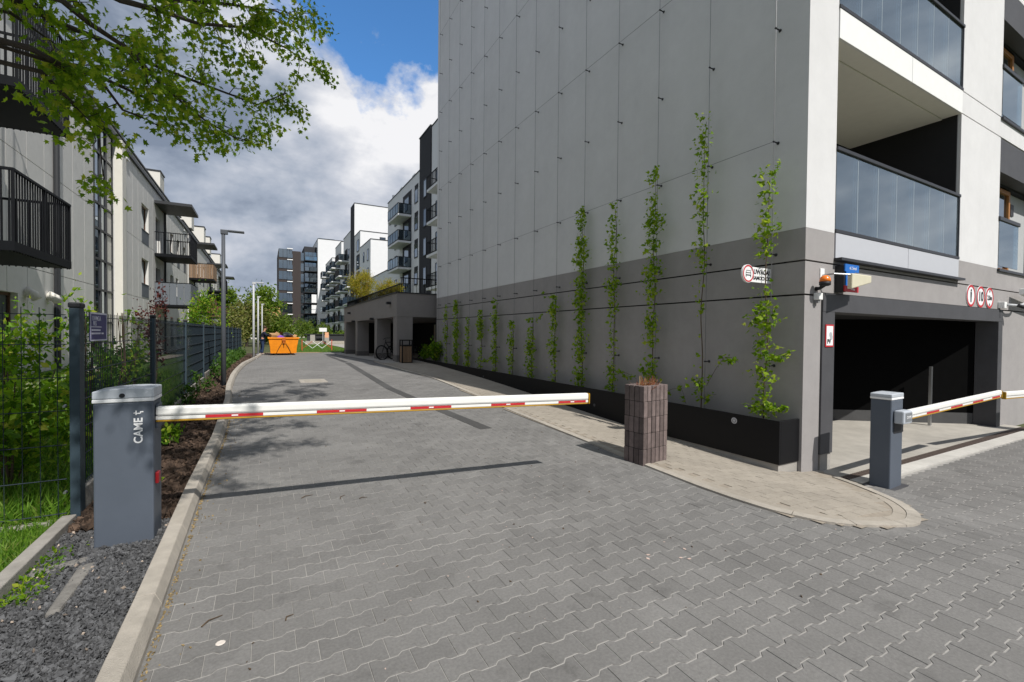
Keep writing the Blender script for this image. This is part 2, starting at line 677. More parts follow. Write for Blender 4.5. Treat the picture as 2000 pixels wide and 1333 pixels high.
top_r, low_r = paver_ring(0.0026, 0.0056), paver_ring(0.0010, 0.0034)
PV = np.array([(x, y, 0.0) for x, y in top_r] + [(x, y, -0.005) for x, y in low_r] + [(x, y, -0.03) for x, y in low_r])
PT = [(0, 1, 2), (0, 2, 11), (11, 2, 9), (11, 9, 10), (2, 3, 8), (2, 8, 9), (3, 4, 5), (3, 5, 6), (3, 6, 8), (8, 6, 7)]
for i in range(12):
    j = (i + 1) % 12
    PT += [(12 + i, 12 + j, j), (12 + i, j, i), (24 + i, 24 + j, 12 + j), (24 + i, 12 + j, 12 + i)]
me_p = bpy.data.meshes.new("paver")
me_p.from_pydata([tuple(p) for p in PV], [], PT)
me_p.materials.append(M_paver)
rr, cc = np.meshgrid(np.arange(-10, 240), np.arange(-4, 76), indexing="ij")
CX = (cc * PL + (rr % 2) * 0.1).ravel() - 0.76
CY = (rr * 2 * PP).ravel()
kxa = np.interp(CY, [0, 5, 7.2, 10, 12.1, 14.5, 17.3, 22, 26, 34], [-.50, -.53, -.50, -.545, -.66, -.70, -.62, -.44, -.30, -.12])
keep = ((CX > kxa - .09) & (CX < 4.6) & (CY < 33.4) & (CY > -0.6)) | ((CX > 4) & (CX < 13.9) & (CY > -1.4) & (CY < 2.62))
keep &= ~inside([(4.20, 2.96), (4.22, 2.66), (4.26, 2.5), (4.38, 2.26), (4.62, 2.04), (4.93, 1.92), (5.13, 1.95), (5.38, 2.07), (5.68, 2.28), (5.9, 2.52), (6.15, 3.27), (5.85, 19.6),
                 (3.98, 18.7), (3.96, 17.2), (4.07, 15.0), (4.36, 12.7), (4.31, 9.6), (4.2, 7.4), (4.16, 5.0), (4.12, 3.87)], CX, CY)
CX, CY = CX[keep], CY[keep]
dist2 = CX ** 2 + CY ** 2 + 2.56
Wm = np.array(cam.matrix_world)
rel = np.stack([CX, CY, zg(CX, CY) - 1.6], -1)
c_r, c_u, c_b = rel @ Wm[:3, 0], rel @ Wm[:3, 1], -(rel @ Wm[:3, 2])
with np.errstate(all="ignore"):
    u_, v_ = c_r / c_b, c_u / c_b
vis = (c_b > 0.1) & (np.abs(u_) < 1.10) & (v_ > -0.74)
show = np.where(vis, 1.6 / dist2 ** 1.5, 0)
order = np.argsort(-show)
near, rest = order[:300], order[300:]
jit = rng.normal(0, 0.0006, len(CX))
tlt = rng.normal(0, 0.0025, (len(CX), 2))


def slope_rot(x, y, tx, ty):
    e = 0.1
    gx_, gy_ = (zf(x + e, y) - zf(x - e, y)) / (2 * e), (zf(x, y + e) - zf(x, y - e)) / (2 * e)
    return (math.atan(gy_) + tx, -math.atan(gx_) + ty, 0)


for i in near:
    o = bpy.data.objects.new("paver", me_p)
    COL.objects.link(o)
    o.parent = driveway
    o.location = (CX[i], CY[i], zf(CX[i], CY[i]) + jit[i])
    o.rotation_euler = slope_rot(CX[i], CY[i], tlt[i, 0], tlt[i, 1])
Vp = PV[None, :, :] + np.stack([CX, CY, 0 * CX], -1)[rest][:, None, :]
Vp[:, :, 2] += zg(Vp[:, :, 0], Vp[:, :, 1]) + jit[rest][:, None] + PV[None, :, 0] * tlt[rest][:, None, 1] + PV[None, :, 1] * tlt[rest][:, None, 0]
Fp = np.array(PT)[None] + (np.arange(len(rest)) * len(PV))[:, None, None]
np_mesh("paver_field", Vp.reshape(-1, 3), Fp.reshape(-1, 3), M_paver, driveway, "stuff")

# darker line of drain slabs down the drive
drain_line = thing("line_drain", "narrow dark strip of drain slabs running down the grey driveway", "drain", (2.9, 9, zf(2.9, 9)))
M_ddk = mat("dark_slab", (0.075, 0.073, 0.07), 0.8, 0.15, 30, 0.3, 200, island=0.12)
dl = [(3.07, 6.41), (2.86, 8.6), (2.67, 11.1), (2.70, 16.0), (2.95, 22.0), (3.27, 28.8)]
for (xa, ya), (xb, yb) in zip(dl[:-1], dl[1:]):
    n = max(1, round((yb - ya) / 1.0))
    for k in range(n):
        f0, f1 = k / n, (k + 1) / n - 0.004
        x0, y0, x1, y1 = xa + (xb - xa) * f0, ya + (yb - ya) * f0, xa + (xb - xa) * f1, ya + (yb - ya) * f1
        MB().prism([(x0 - .1, y0), (x0 + .1, y0), (x1 + .1, y1), (x1 - .1, y1)], lambda x, y: zf(x, y) - .03, lambda x, y: zf(x, y) + .005).build("slab", M_ddk, drain_line)

manhole = thing("manhole_cover", "pale rectangular manhole cover set in the grey driveway", "manhole cover", (1.12, 13, zf(1.1, 13)))
mh = MB().prism([(.80, 12.68), (1.45, 12.62), (1.42, 13.3), (.79, 13.36)], lambda x, y: zf(x, y) - .03, lambda x, y: zf(x, y) + .006)
mh.build("frame", M_kerb, manhole)
MB().prism([(.92, 12.78), (1.33, 12.75), (1.31, 13.18), (.91, 13.22)], lambda x, y: zf(x, y) + .004, lambda x, y: zf(x, y) + .012).build("lid", mat("manhole_lid", (0.33, 0.30, 0.25), 0.8, 0.2, 30), manhole)

# ------------------------------------------------------------------ beige pavement island by the planter
UP = 0.014
pm_ = MB()
cs_ = 0.1
ii, jj = np.meshgrid(np.arange(3.75, 6.6, cs_), np.arange(1.65, 19.7, cs_), indexing="ij")
ok = inside(ISLAND, ii + cs_ / 2, jj + cs_ / 2)
for x, y in zip(ii[ok], jj[ok]):
    pm_.quad(*[(a, b, zf(a, b) + UP - .0045) for a, b in ((x, y), (x + cs_, y), (x + cs_, y + cs_), (x, y + cs_))])
pavement = structure(pm_.build("pavement", M_bjoint))
bl, bw = 0.2, 0.1
me_b = MB().box(-bl / 2 + .002, bl / 2 - .002, -bw / 2 + .002, bw / 2 - .002, -0.03, 0).build("paving_brick", M_beige, pavement)
me_b.data.materials.clear()
me_b.data.materials.append(M_beige)
mesh_b = me_b.data
bpy.data.objects.remove(me_b)
rr, cc = np.meshgrid(np.arange(0, 190), np.arange(0, 16), indexing="ij")
BX = (3.7 + cc * bl + (rr % 2) * bl / 2).ravel()
BY = (1.75 + rr * bw).ravel()
inner = []
for (x, y) in ISLAND:
    # a kerb's width inside the outline on the free sides
    if y < 3.2 and x < 6.4:
        d = np.array([5.0, 3.6]) - np.array([x, y])
        d = d / np.linalg.norm(d)
        inner.append((x + d[0] * .24, y + d[1] * .24))
    elif x < 4.5:
        inner.append((x + .19, y))
    else:
        inner.append((x, y))
kb = inside(inner, BX, BY)
BX, BY = BX[kb], BY[kb]
d2 = BX ** 2 + BY ** 2
od = np.argsort(d2)
bj = rng.normal(0, 0.0008, len(BX))
for i in od[:300]:
    o = bpy.data.objects.new("paving_brick", mesh_b)
    COL.objects.link(o)
    o.parent = pavement
    o.location = (BX[i], BY[i], zf(BX[i], BY[i]) + UP + bj[i])
    o.rotation_euler = slope_rot(BX[i], BY[i], random.gauss(0, .004), random.gauss(0, .004))
re_ = od[300:]
BV = np.array([v.co for v in mesh_b.vertices])
BF = np.array([tuple(p.vertices) for p in mesh_b.polygons])
Vb = BV[None] + np.stack([BX, BY, 0 * BX], -1)[re_][:, None, :]
Vb[:, :, 2] += zg(Vb[:, :, 0], Vb[:, :, 1]) + UP + bj[re_][:, None]
Fb = BF[None] + (np.arange(len(re_)) * 8)[:, None, None]
np_mesh("brick_field", Vb.reshape(-1, 3), Fb.reshape(-1, 4), M_beige, pavement, "stuff")

# kerb stones round the free edge of the island
kerb_isl = structure(link("island_kerb", None))
free = [(3.86, 18.7), (3.84, 17.2), (3.95, 15.0), (4.24, 12.7), (4.19, 9.6), (4.085, 7.4), (4.045, 5.0), (4.01, 3.87)] + ISLAND[:15]
free = free[:-1]


def catmull(P_, step):
    out = []
    for i in range(len(P_) - 1):
        p0, p1, p2, p3 = (np.array(P_[max(0, min(len(P_) - 1, i + k))]) for k in (-1, 0, 1, 2))
        n = max(1, int(round(np.linalg.norm(p2 - p1) / step)))
        for k in range(n):
            t_ = k / n
            out.append(tuple(.5 * (2 * p1 + (p2 - p0) * t_ + (2 * p0 - 5 * p1 + 4 * p2 - p3) * t_ ** 2 + (3 * p1 - p0 - 3 * p2 + p3) * t_ ** 3)))
    out.append(tuple(P_[-1]))
    return out


def offset_pts(p, w):
    r = []
    for i in range(len(p)):
        a, b = p[max(i - 1, 0)], p[min(i + 1, len(p) - 1)]
        dx, dy = b[0] - a[0], b[1] - a[1]
        l = math.hypot(dx, dy)
        r.append((p[i][0] - dy / l * w, p[i][1] + dx / l * w))
    return r


fine = catmull(free, 0.05)
i0 = 0
while i0 < len(fine) - 1:
    n_ = 20 if fine[i0][1] > 3.4 else 9
    i1 = min(i0 + n_, len(fine) - 1)
    o_, n2, n3, n4 = fine[i0:i1 + 1], offset_pts(fine, .10)[i0:i1 + 1], offset_pts(fine, .105)[i0:i1 + 1], offset_pts(fine, .20)[i0:i1 + 1]

    def trim(q, g=.06):
        q = list(q)
        q[0] = (q[0][0] * (1 - g) + q[1][0] * g, q[0][1] * (1 - g) + q[1][1] * g)
        q[-1] = (q[-1][0] * (1 - g) + q[-2][0] * g, q[-1][1] * (1 - g) + q[-2][1] * g)
        return q
    for (A_, B_, h_, nm_, m_) in ((o_, n2, .006, "kerb_stone", M_kerb), (n3, n4, .001, "edge_brick", M_beige)):
        if nm_ == "edge_brick" and (fine[i0][1] > 4.2 or fine[i0][0] > 6.0):
            continue
        A_, B_ = trim(A_), trim(B_)
        mb = MB()
        m_n = len(A_)
        P_ = [(x, y, zf(x, y) + UP + h_) for x, y in A_] + [(x, y, zf(x, y) + UP + h_) for x, y in B_]
        P_ += [(x, y, z - .07) for x, y, z in P_]
        fs = [tuple([k for k in range(m_n)] + [m_n + k for k in range(m_n - 1, -1, -1)])]
        fs = []
        for k in range(m_n - 1):
            fs += [(k, k + 1, m_n + k + 1, m_n + k), (2 * m_n + k, 2 * m_n + k + 1, k + 1, k), (m_n + k, m_n + k + 1, 3 * m_n + k + 1, 3 * m_n + k)]
        fs += [(0, m_n, 3 * m_n, 2 * m_n), (m_n - 1, 3 * m_n - 1, 4 * m_n - 1, 2 * m_n - 1)]
        mb.poly(P_, fs)
        mb.build(nm_, m_, kerb_isl)
    i0 = i1

# ------------------------------------------------------------------ kerb along the planting bed
kerb_l = structure(link("kerb", None))
kx = lambda y: float(np.interp(y, [0, 5, 7.2, 10, 12.1, 14.5, 17.3, 22, 26, 34], [-.50, -.53, -.50, -.545, -.66, -.70, -.62, -.44, -.30, -.12]))
yy = 0.2
while yy < 33:
    y0, y1 = yy + .004, yy + 1.0 - .004
    mb = MB()
    prof = [(0.0, -.10), (0.0, .035), (-.030, .098), (-.038, .102), (-.118, .102), (-.122, .098), (-.122, -.10)]
    P_ = []
    for y in (y0, y1):
        for dx, dz in prof:
            P_.append((kx(y) + dx, y, zf(-.6, y) + dz + random.gauss(0, .0012)))
    n = len(prof)
    mb.poly(P_, [tuple(range(n)), tuple(range(2 * n - 1, n - 1, -1))] + [(i, n + i, n + (i + 1) % n, (i + 1) % n) for i in range(n)])
    mb.build("kerb_stone", M_kerb, kerb_l, bevel=0.004)
    yy += 1.0

# sand and dry moss caught between kerb and pavers
sc_n = 900
sy = rng.uniform(.8, 9, sc_n)
sx = np.array([kx(y) for y in sy]) + 0.012 + np.abs(rng.normal(0, .012, sc_n))
c = np.stack([sx, sy, zg(sx, sy) + .003], -1)
scatter("kerb_dirt", c, rng.uniform(.008, .022, sc_n), *CHIP, rots(sc_n, (0, 1, 0), .8), mat("dry_moss", (0.26, 0.19, 0.09), 1, .3, 30, 0, island=.5))

# ------------------------------------------------------------------ beds left of the kerb
bed_rows = [(y, -1.42, kx(y) - .10) for y in np.concatenate([np.arange(.2, 4.9, .4), [4.85]])]
gravel_bed = structure(sheet("gravel_bed", bed_rows, 0.0, mat("gravel_base", (0.06, 0.06, 0.065), 1, .3, 60, 1.0, 50)))
mulch_bed = structure(sheet("planting_bed", [(y, -1.34, kx(y) - .10) for y in np.concatenate([[4.85], np.arange(5.3, 34, .6)])], 0.02, M_soil))
n = 30000
gy_ = rng.uniform(1.6, 4.9, n)
gx_ = rng.uniform(-1.36, -.62, n)
c = np.stack([gx_, gy_, zg(gx_, gy_) + rng.uniform(0.0, .022, n)], -1)
scatter("gravel", c, rng.gamma(5, .0035, n) + .005, *CHIP, rots(n, (0, 1, 0), 1.6), M_grav)
n = 55
gy_ = rng.uniform(1.8, 4.8, n)
gx_ = rng.uniform(-1.34, -.64, n)
c = np.stack([gx_, gy_, zg(gx_, gy_) + .026], -1)
scatter("pale_pebbles", c, rng.uniform(.012, .030, n), *CHIP, rots(n, (0, 1, 0), 1.2), mat("pale_pebble", (0.38, 0.31, 0.25), .8, .2, 30, 0, island=.35))
n = 16000
gy_ = 4.6 + 25 * rng.random(n) ** 1.7
gx_ = np.array([rng.uniform(-1.3, kx(y) - .13) for y in gy_])
c = np.stack([gx_, gy_, zg(gx_, gy_) + .02 + rng.uniform(0, .03, n)], -1)
scatter("bark_mulch_debris", c, rng.gamma(4, .011, n) + .015, *CHIP, rots(n, (0, 1, 0), 1.4), M_mulch)

# lawn on the near side of the edging and behind the fence
lawn = structure(sheet("lawn", [(y, -5.6, -1.40) for y in np.concatenate([np.arange(1, 34, .8)])], -0.02, M_turf))


def grass(name, n, x0, x1, y0, y1, h0, h1, m, r=rng, bias=1.0):
    X = r.uniform(x0, x1, n)
    Y = y0 + (y1 - y0) * r.random(n) ** bias
    c = np.stack([X, Y, zg(X, Y) - .02], -1)
    return scatter(name, c, r.uniform(h0, h1, n), *BLADE, rots(n, (0, 0, 1), .42, r), m)


M_grass = leaf_mat("grass_blade", [(0, (.065, .15, .014)), (.5, (.12, .24, .022)), (.85, (.18, .30, .035)), (1, (.26, .27, .08))], .45)
grass("lawn_grass", 15000, -3.6, -1.41, 3.3, 5.0, .035, .12, M_grass)
grass("garden_grass", 26000, -5.4, -1.45, 5.0, 16, .06, .24, M_grass, bias=1.6)
# ------------------------------------------------------------------ apartment building over the garage
M_wall = mat("white_render", (0.672, 0.668, 0.664), 0.92, 0.03, 5, 0.3, 260, stain=0.045, streak=.03)
M_wallside = M_wall
M_band = mat("taupe_render", (0.328, 0.311, 0.304), 0.92, 0.05, 6, 0.3, 320, stain=0.07, streak=.05)
M_core = mat("core_dark", (0.02, 0.02, 0.02), 1, 0, 5, 0)
M_frame = mat("frame_grey", (0.070, 0.070, 0.075), 0.6, 0.10, 6, 0.08, 150, stain=0.10)
M_panel = mat("aluminium_panel", (0.50, 0.51, 0.54), 0.45, 0.02, 10, 0.0)
M_alu = mat("dark_aluminium", (0.035, 0.036, 0.040), 0.4, 0.05, 20, 0.0)
M_soffit = mat("loggia_soffit", (0.85, 0.83, 0.76), 0.9, 0.03, 6, 0.1)
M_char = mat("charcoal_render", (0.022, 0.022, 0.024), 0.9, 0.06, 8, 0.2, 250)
M_wood = mat("stained_wood", (0.36, 0.16, 0.045), 0.45, 0.2, 6, 0.1, 60, stretch=(8, 8, 1))
M_rail_glass = glass_mat("balustrade_glass", (0.80, 0.89, 0.93), 0.36, (0.16, 0.19, 0.20), 0.80, 0.03, 0.05)
M_pane_edge = mat("pane_edge", (0.40, 0.46, 0.50), .3, .05, 10, 0)
M_win = glass_mat("window_glass", (0.8, 0.88, 0.95), 0.30, (0.015, 0.018, 0.02), 0.0, 0.015, 0.03)
W, YF, YB, HB = 6.08, 3.27, 17.43, 16.0
bld = thing("apartment_building", "tall grey apartment building with climbing wires over a garage entrance", "building", (W, YF, -0.25))
# shell
sh = MB()
sh.box(W + .02, W + .22, YF + .28, YB - .02, -.6, HB - .05)
sh.box(W + .1, 26, YB - .25, YB - .02, -.6, HB - .05)
sh.build("core", M_core, bld)
MB().box(W - .03, 26, YF - .03, YB + .03, HB, HB + .12).build("roof", M_alu, bld)
MB().box(25.8, 26, YF + .3, YB - .3, -.6, HB - .06).build("wall", M_wallside, bld)


def wall_x(u0, u1, z0, z1, m, th=.25, x=W, name="wall_panel", parent=bld):
    return MB().box(x, x + th, u0, u1, z0, z1).build(name, m, parent)


def wall_y(x0, x1, z0, z1, m, th=.25, y=YF, name="wall_panel", parent=bld):
    return MB().box(x0, x1, y, y + th, z0, z1).build(name, m, parent)


G = .011
zs_band = [(-.6, 2.14 - G), (2.14 + G, 2.58 - G), (2.58 + G, 3.0)]
for a, b in zs_band:
    wall_x(YF + .2502, YB, a, b, M_band)
wall_x(YF + .2502, YB, 3.0 + .002, HB, M_wallside)
# front facade: pier at the corner
XL0, XL1 = 6.78, 10.95          # loggia opening
XP1 = 12.95                     # far end of the white pier
wall_y(W, XL0 - .01, 3.0 + .002, HB, M_wall)
wall_y(W, XL0 - .01, 2.58 + G, 3.0, M_band)
for a, b in zs_band[:1]:
    wall_y(W, 6.47, a, b, M_band)
wall_y(W, 6.47, 2.14 + G, 2.58 - G, M_band)
wall_y(6.4702, 25.9, 2.14 + G + .035, 2.58 - G, M_band)
wall_y(13.26, 25.9, -.6, 2.14 + G + .01, M_band)
wall_y(XL1 + .01, 25.9, 2.58 + G, 3.0 - .002, M_band)
wall_y(XL1 + .01, XP1, 3.0, 5.63 - G, M_wall)
wall_y(XL1 + .01, 25.9, 5.63 + G, 6.03 - G, M_wall)
wall_y(XL1 + .01, XP1, 6.03 + G, 8.64 - G, M_wall)
wall_y(XL1 + .01, 25.9, 8.64 + G, HB, M_wall)
wall_y(XL0, XL1, 12.1, HB, M_wall)
# recessed windows to the far side of the pier
for z0 in (3.0, 6.03):
    wall_y(XP1 + .01, 25.9, z0 + 1.95, z0 + 2.61, M_frame)                  # grey header panel
    wall_y(16.2, 25.9, z0 + .01, z0 + 1.94, M_wall)
    r = MB()
    r.box(XP1 + .01, 16.2, YF + .36, YF + .44, z0 - .02, z0 + 2.0)
    r.build("recess_wall", mat("recess_render", (0.44, 0.45, 0.45), .9, .04, 6, .2, 250), bld)
    MB().box(XP1 + .01, 16.2, YF + .251, YF + .36, z0 + 1.9, z0 + 1.96).build("recess_soffit", M_black, bld)
    MB().box(XP1 - .03, 16.25, YF - .04, YF + .36, z0 - .05, z0 - .002).build("sill", M_alu, bld)
    wd = MB()
    X0, X1, Z0, Z1, Y0 = 13.25, 14.72, z0 + .05, z0 + 1.88, YF + .27
    for b in ((X0, X0 + .09, Z0, Z1), (X1 - .09, X1, Z0, Z1), (X0 + .09, X1 - .09, Z0, Z0 + .09), (X0 + .09, X1 - .09, Z1 - .09, Z1)):
        wd.box(b[0], b[1], Y0, Y0 + .1, b[2], b[3])
    w = wd.build("window", M_wood, bld, bevel=.008)
    MB().box(X0 + .09, X1 - .09, Y0 + .04, Y0 + .07, Z0 + .09, Z1 - .09).build("pane", M_win, w)
    MB().box(15.05, 15.25, YF + .340, YF + .359, z0 + 1.42, z0 + 1.68).build("vent", M_alu, bld)
    j = MB().box(XP1 - .02, 14.15, YF - .03, YF + .03, z0 + .97, z0 + 1.05).build("juliet_rail", M_alu, bld, bevel=.01)
    MB().box(XP1 + .02, 14.12, YF - .006, YF + .006, z0 + .06, z0 + .965).build("glass_pane", M_rail_glass, j)
# loggias
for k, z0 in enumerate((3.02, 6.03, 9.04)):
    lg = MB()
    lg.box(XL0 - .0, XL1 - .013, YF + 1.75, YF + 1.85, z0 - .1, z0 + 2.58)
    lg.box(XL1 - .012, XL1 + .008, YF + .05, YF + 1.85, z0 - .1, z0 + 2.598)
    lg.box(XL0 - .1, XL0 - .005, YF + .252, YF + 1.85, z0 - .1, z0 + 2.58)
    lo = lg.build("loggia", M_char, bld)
    MB().box(XL0, XL1, YF + .02, YF + .25, z0 + 2.60, z0 + 2.62).build("soffit_edge", M_frame if k < 0 else M_soffit, lo)
    MB().box(XL0, XL1, YF + .262, YF + 1.75, z0 + 2.585, z0 + 2.62).build("soffit", M_soffit, lo)
    MB().box(XL0, XL1, YF + .02, YF + 1.75, z0 - .14, z0 - .01).build("floor", mat("loggia_floor", (.72, .69, .62), .8, .06, 8, .1), lo)
    # white slab fascia above the opening
    for a, b in ((XL0, 8.945), (8.955, XL1)):
        MB().box(a, b, YF - .012, YF + .02, z0 + 2.60, z0 + 3.0).build("fascia_panel", M_white, bld, bevel=.003)
    bal = MB().box(XL0 - .01, XL1 + .01, YF - .02, YF + .04, z0 - .01, z0 + .035).build("balustrade", M_alu, bld)
    MB().box(XL0 - .01, XL1 + .01, YF - .025, YF + .045, z0 + 1.10, z0 + 1.15).build("top_rail", M_alu, bal, bevel=.006)
    MB().box(XL1 - .035, XL1 - .001, YF - .015, YF + .035, z0 + .035, z0 + 1.10).build("end_post", M_alu, bal)
    n = 7
    for i in range(n):
        a = XL0 + .005 + (XL1 - .045 - XL0) * i / n
        b = XL0 + .005 + (XL1 - .045 - XL0) * (i + 1) / n
        MB().box(a + .007, b - .007, YF + .002, YF + .016, z0 + .036, z0 + 1.095).build("glass_pane", M_rail_glass, bal)
        MB().box(b - .0065, b + .0065, YF + .004, YF + .014, z0 + .036, z0 + 1.095).build("pane_edge", M_pane_edge, bal)
# panels and flashing between loggia and garage
for a, b in ((XL0, 8.945), (8.955, XL1)):
    MB().box(a, b, YF - .014, YF + .2, 2.665, 3.005).build("spandrel_panel", M_panel, bld, bevel=.003)
MB().prism([(XL0 - .02, YF - .10), (XL1 + .03, YF - .10), (XL1 + .03, YF + .2), (XL0 - .02, YF + .2)], 2.625, 2.662).build("flashing", M_alu, bld)
MB().box(XL0 - .01, XL1, YF + .01, YF + .25, 2.58 + G, 2.624).build("wall_panel", M_band, bld)
# things on the loggia: the flat's window behind the glass
w = MB().box(7.4, 8.5, YF + 1.70, YF + 1.745, 3.05, 5.2).build("balcony_door", M_wood, bld)
MB().box(7.5, 8.4, YF + 1.68, YF + 1.699, 3.15, 5.1).build("pane", M_win, w)

# garage portal
gp = MB()
gp.box(6.48, 13.25, YF - .025, YF + .32, 1.93, 2.175)
gp.box(6.48, 6.78, YF - .022, YF + .32, .02, 1.929)
gp.box(13.02, 13.25, YF - .022, YF + .32, -.30, 1.929)
gp.build("portal_frame", M_frame, bld, bevel=.004)
MB().box(6.52, 6.78, YF + .0, YF + .3, -.5, .019).build("portal_base", M_conc, bld)
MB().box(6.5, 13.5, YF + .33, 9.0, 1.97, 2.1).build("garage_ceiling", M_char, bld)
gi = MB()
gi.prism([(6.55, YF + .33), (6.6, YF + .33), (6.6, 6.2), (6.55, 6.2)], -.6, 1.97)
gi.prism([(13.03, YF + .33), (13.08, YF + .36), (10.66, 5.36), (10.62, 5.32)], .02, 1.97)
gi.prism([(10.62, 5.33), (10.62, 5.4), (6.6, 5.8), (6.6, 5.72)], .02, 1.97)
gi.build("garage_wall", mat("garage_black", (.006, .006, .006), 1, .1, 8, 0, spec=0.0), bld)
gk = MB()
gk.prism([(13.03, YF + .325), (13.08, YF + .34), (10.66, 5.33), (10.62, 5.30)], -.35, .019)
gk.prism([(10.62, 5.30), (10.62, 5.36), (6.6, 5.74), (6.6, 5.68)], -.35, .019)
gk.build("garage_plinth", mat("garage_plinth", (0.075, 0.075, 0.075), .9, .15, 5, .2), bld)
MB().box(11.96, 12.03, 3.93, 3.97, -.3, 1.0).build("gate_post", M_steel, bld)

apron = structure(MB().prism([(6.45, 3.02), (13.6, 3.03), (13.6, 5.9), (6.4, 5.9)], -.5, -.212).build("garage_floor", M_apron))
MB().prism([(6.46, 2.72), (13.9, 2.66), (13.9, 2.872), (6.50, 2.905)], -.5, -.209).build("concrete_strip", mat("strip_concrete", (0.52, 0.50, 0.46), .85, .1, 8, .2, 120, stain=.12), apron)
gr = thing("grate_drain", "rusty brown grated drain across the garage entrance", "drain", (9.5, 2.95, -.21))
MB().prism([(6.50, 2.907), (13.6, 2.874), (13.6, 3.02), (6.4, 3.018)], -.5, -.235).build("channel", mat("rust", (0.022, 0.016, 0.013), .95, .35, 40, .3), gr)
gm = MB()
n = 150
for i in range(n):
    x = 6.52 + 7.0 * i / n
    gm.box(x, x + .022, 2.90, 3.016, -.228, -.207)
for yy_ in (2.915, 2.955, 2.995):
    gm.box(6.42, 13.5, yy_ - .006, yy_ + .006, -.229, -.209)
gm.build("grate_bars", mat("grate_iron", (.13, .10, .085), .7, .3, 40, .2), gr, kind="stuff")

# wires for the climbers, each on its own stand-offs
M_wire = mat("wire_steel", (0.20, 0.20, 0.20), .4, .05, 30, 0, metal=.7)
wy = [3.65 + 1.0215 * k for k in range(14)]
brk = None
for k, y in enumerate(wy):
    wv = MB().tube([(5.985, y, .35), (5.985, y, HB - .2)], .0042, 6).build("trellis_wire", M_wire, bld)
    for q in range(-2, 8):
        z = 4.205 + 1.505 * q
        if k % 2 == 1 and q == 0 and k > 1:
            pass
        if brk is None:
            b = MB()
            b.cyl((W - .001, y, z), (5.975, y, z), .009, .009, 8)
            b.cyl((W - .001, y, z), (W - .008, y, z), .022, .019, 12)
            b.cyl((5.992, y, z), (5.972, y, z), .013, .013, 8)
            brk = b.build("standoff", M_alu, wv)
            brk_off = (y, z)
        else:
            o = brk.copy()
            COL.objects.link(o)
            o.parent = wv
            o.location = (0, y - brk_off[0], z - brk_off[1])
for q in (0, 2, 4, 6):
    z = 4.205 + 1.505 * q
    MB().tube([(5.980, wy[0], z), (5.980, wy[-1], z)], .0035, 6).build("trellis_wire", M_wire, bld)

# ------------------------------------------------------------------ long black planter with climbers
M_trough = mat("black_trough", (0.007, 0.007, 0.008), .55, .12, 10, .05, 150, spec=.2)
PX0 = 5.64
pl = thing("planter_trough", "long black metal planter trough at the foot of the grey wall", "planter", (PX0, 3.3, -.2))
pb = MB()
pb.box(PX0, PX0 + .03, 3.30, 19.8, -.02, .53)
pb.box(PX0 + .03, W - .004, 3.30, 3.33, -.02, .53)
pb.box(PX0 + .03, W - .004, 3.33, 17.4, -.02, .40)
pb.box(PX0 + .03, 6.3, 17.46, 19.8, -.02, .40)
pb.build("trough", M_trough, pl, bevel=.004)
MB().box(PX0 + .035, W - .005, 3.335, 17.38, .40, .44).build("potting_soil", M_soil, pl)
MB().box(PX0 + .02, W - .004, 3.32, 19.6, -.5, -.021).build("footing", M_conc, pl)
bg_ = MB()
bg_.disc((PX0 - .0005, 3.92, .435), (-1, 0, 0), .042, 24, 0, .003)
bdg = bg_.build("badge", mat("badge_grey", (0.45, 0.45, 0.47), .5, .05, 30, 0), pl)
MB().ring((PX0 - .0036, 3.92, .435), (-1, 0, 0), .020, .026, .0012, 20).build("emblem", M_frame, bdg)
for y in (6.9, 12.0):
    MB().disc((PX0 - .0005, y, .22 if y < 8 else .33), (-1, 0, 0), .03, 16, 0, .006).build("drain_cap", M_frame, pl)

M_vine = leaf_mat("vine_leaf", [(0, (.10, .19, .012)), (.45, (.19, .31, .016)), (.8, (.28, .39, .025)), (1, (.38, .43, .06))], .5)
M_stem = mat("vine_stem", (0.10, 0.07, 0.045), .9, .3, 40, .3)
tops = [3.84, 4.98, 4.48, 4.15, 4.30, 2.50, 2.00, 1.95, 2.61, 2.33, 2.14, 2.76, 2.63]
vl = ["tallest spread of bright leaves on the climber nearest the building corner, beside the white warning sign",
      "thin climber reaching highest on the wall, second wire from the building corner",
      "dense tall climber on the third wire, rising behind the brick planter",
      "slender climber on the fourth wire from the building corner",
      "full tall climber on the fifth wire, last one that tops the dark band",
      "short climber on the sixth wire with a shoot bent at its top",
      "short bushy climber on the seventh wire, ending below both grooves",
      "short climber on the eighth wire with a bare gap at mid height",
      "climber on the ninth wire, tip just above the lower groove",
      "short dark climber on the tenth wire, wide at its top",
      "short thin climber on the eleventh wire",
      "dense narrow climber on the twelfth wire, second from the far end of the wall",
      "thin sparse climber on the thirteenth wire at the far end of the wall"]
vl[0] = "bright green climber nearest the building corner, beside the white warning sign"
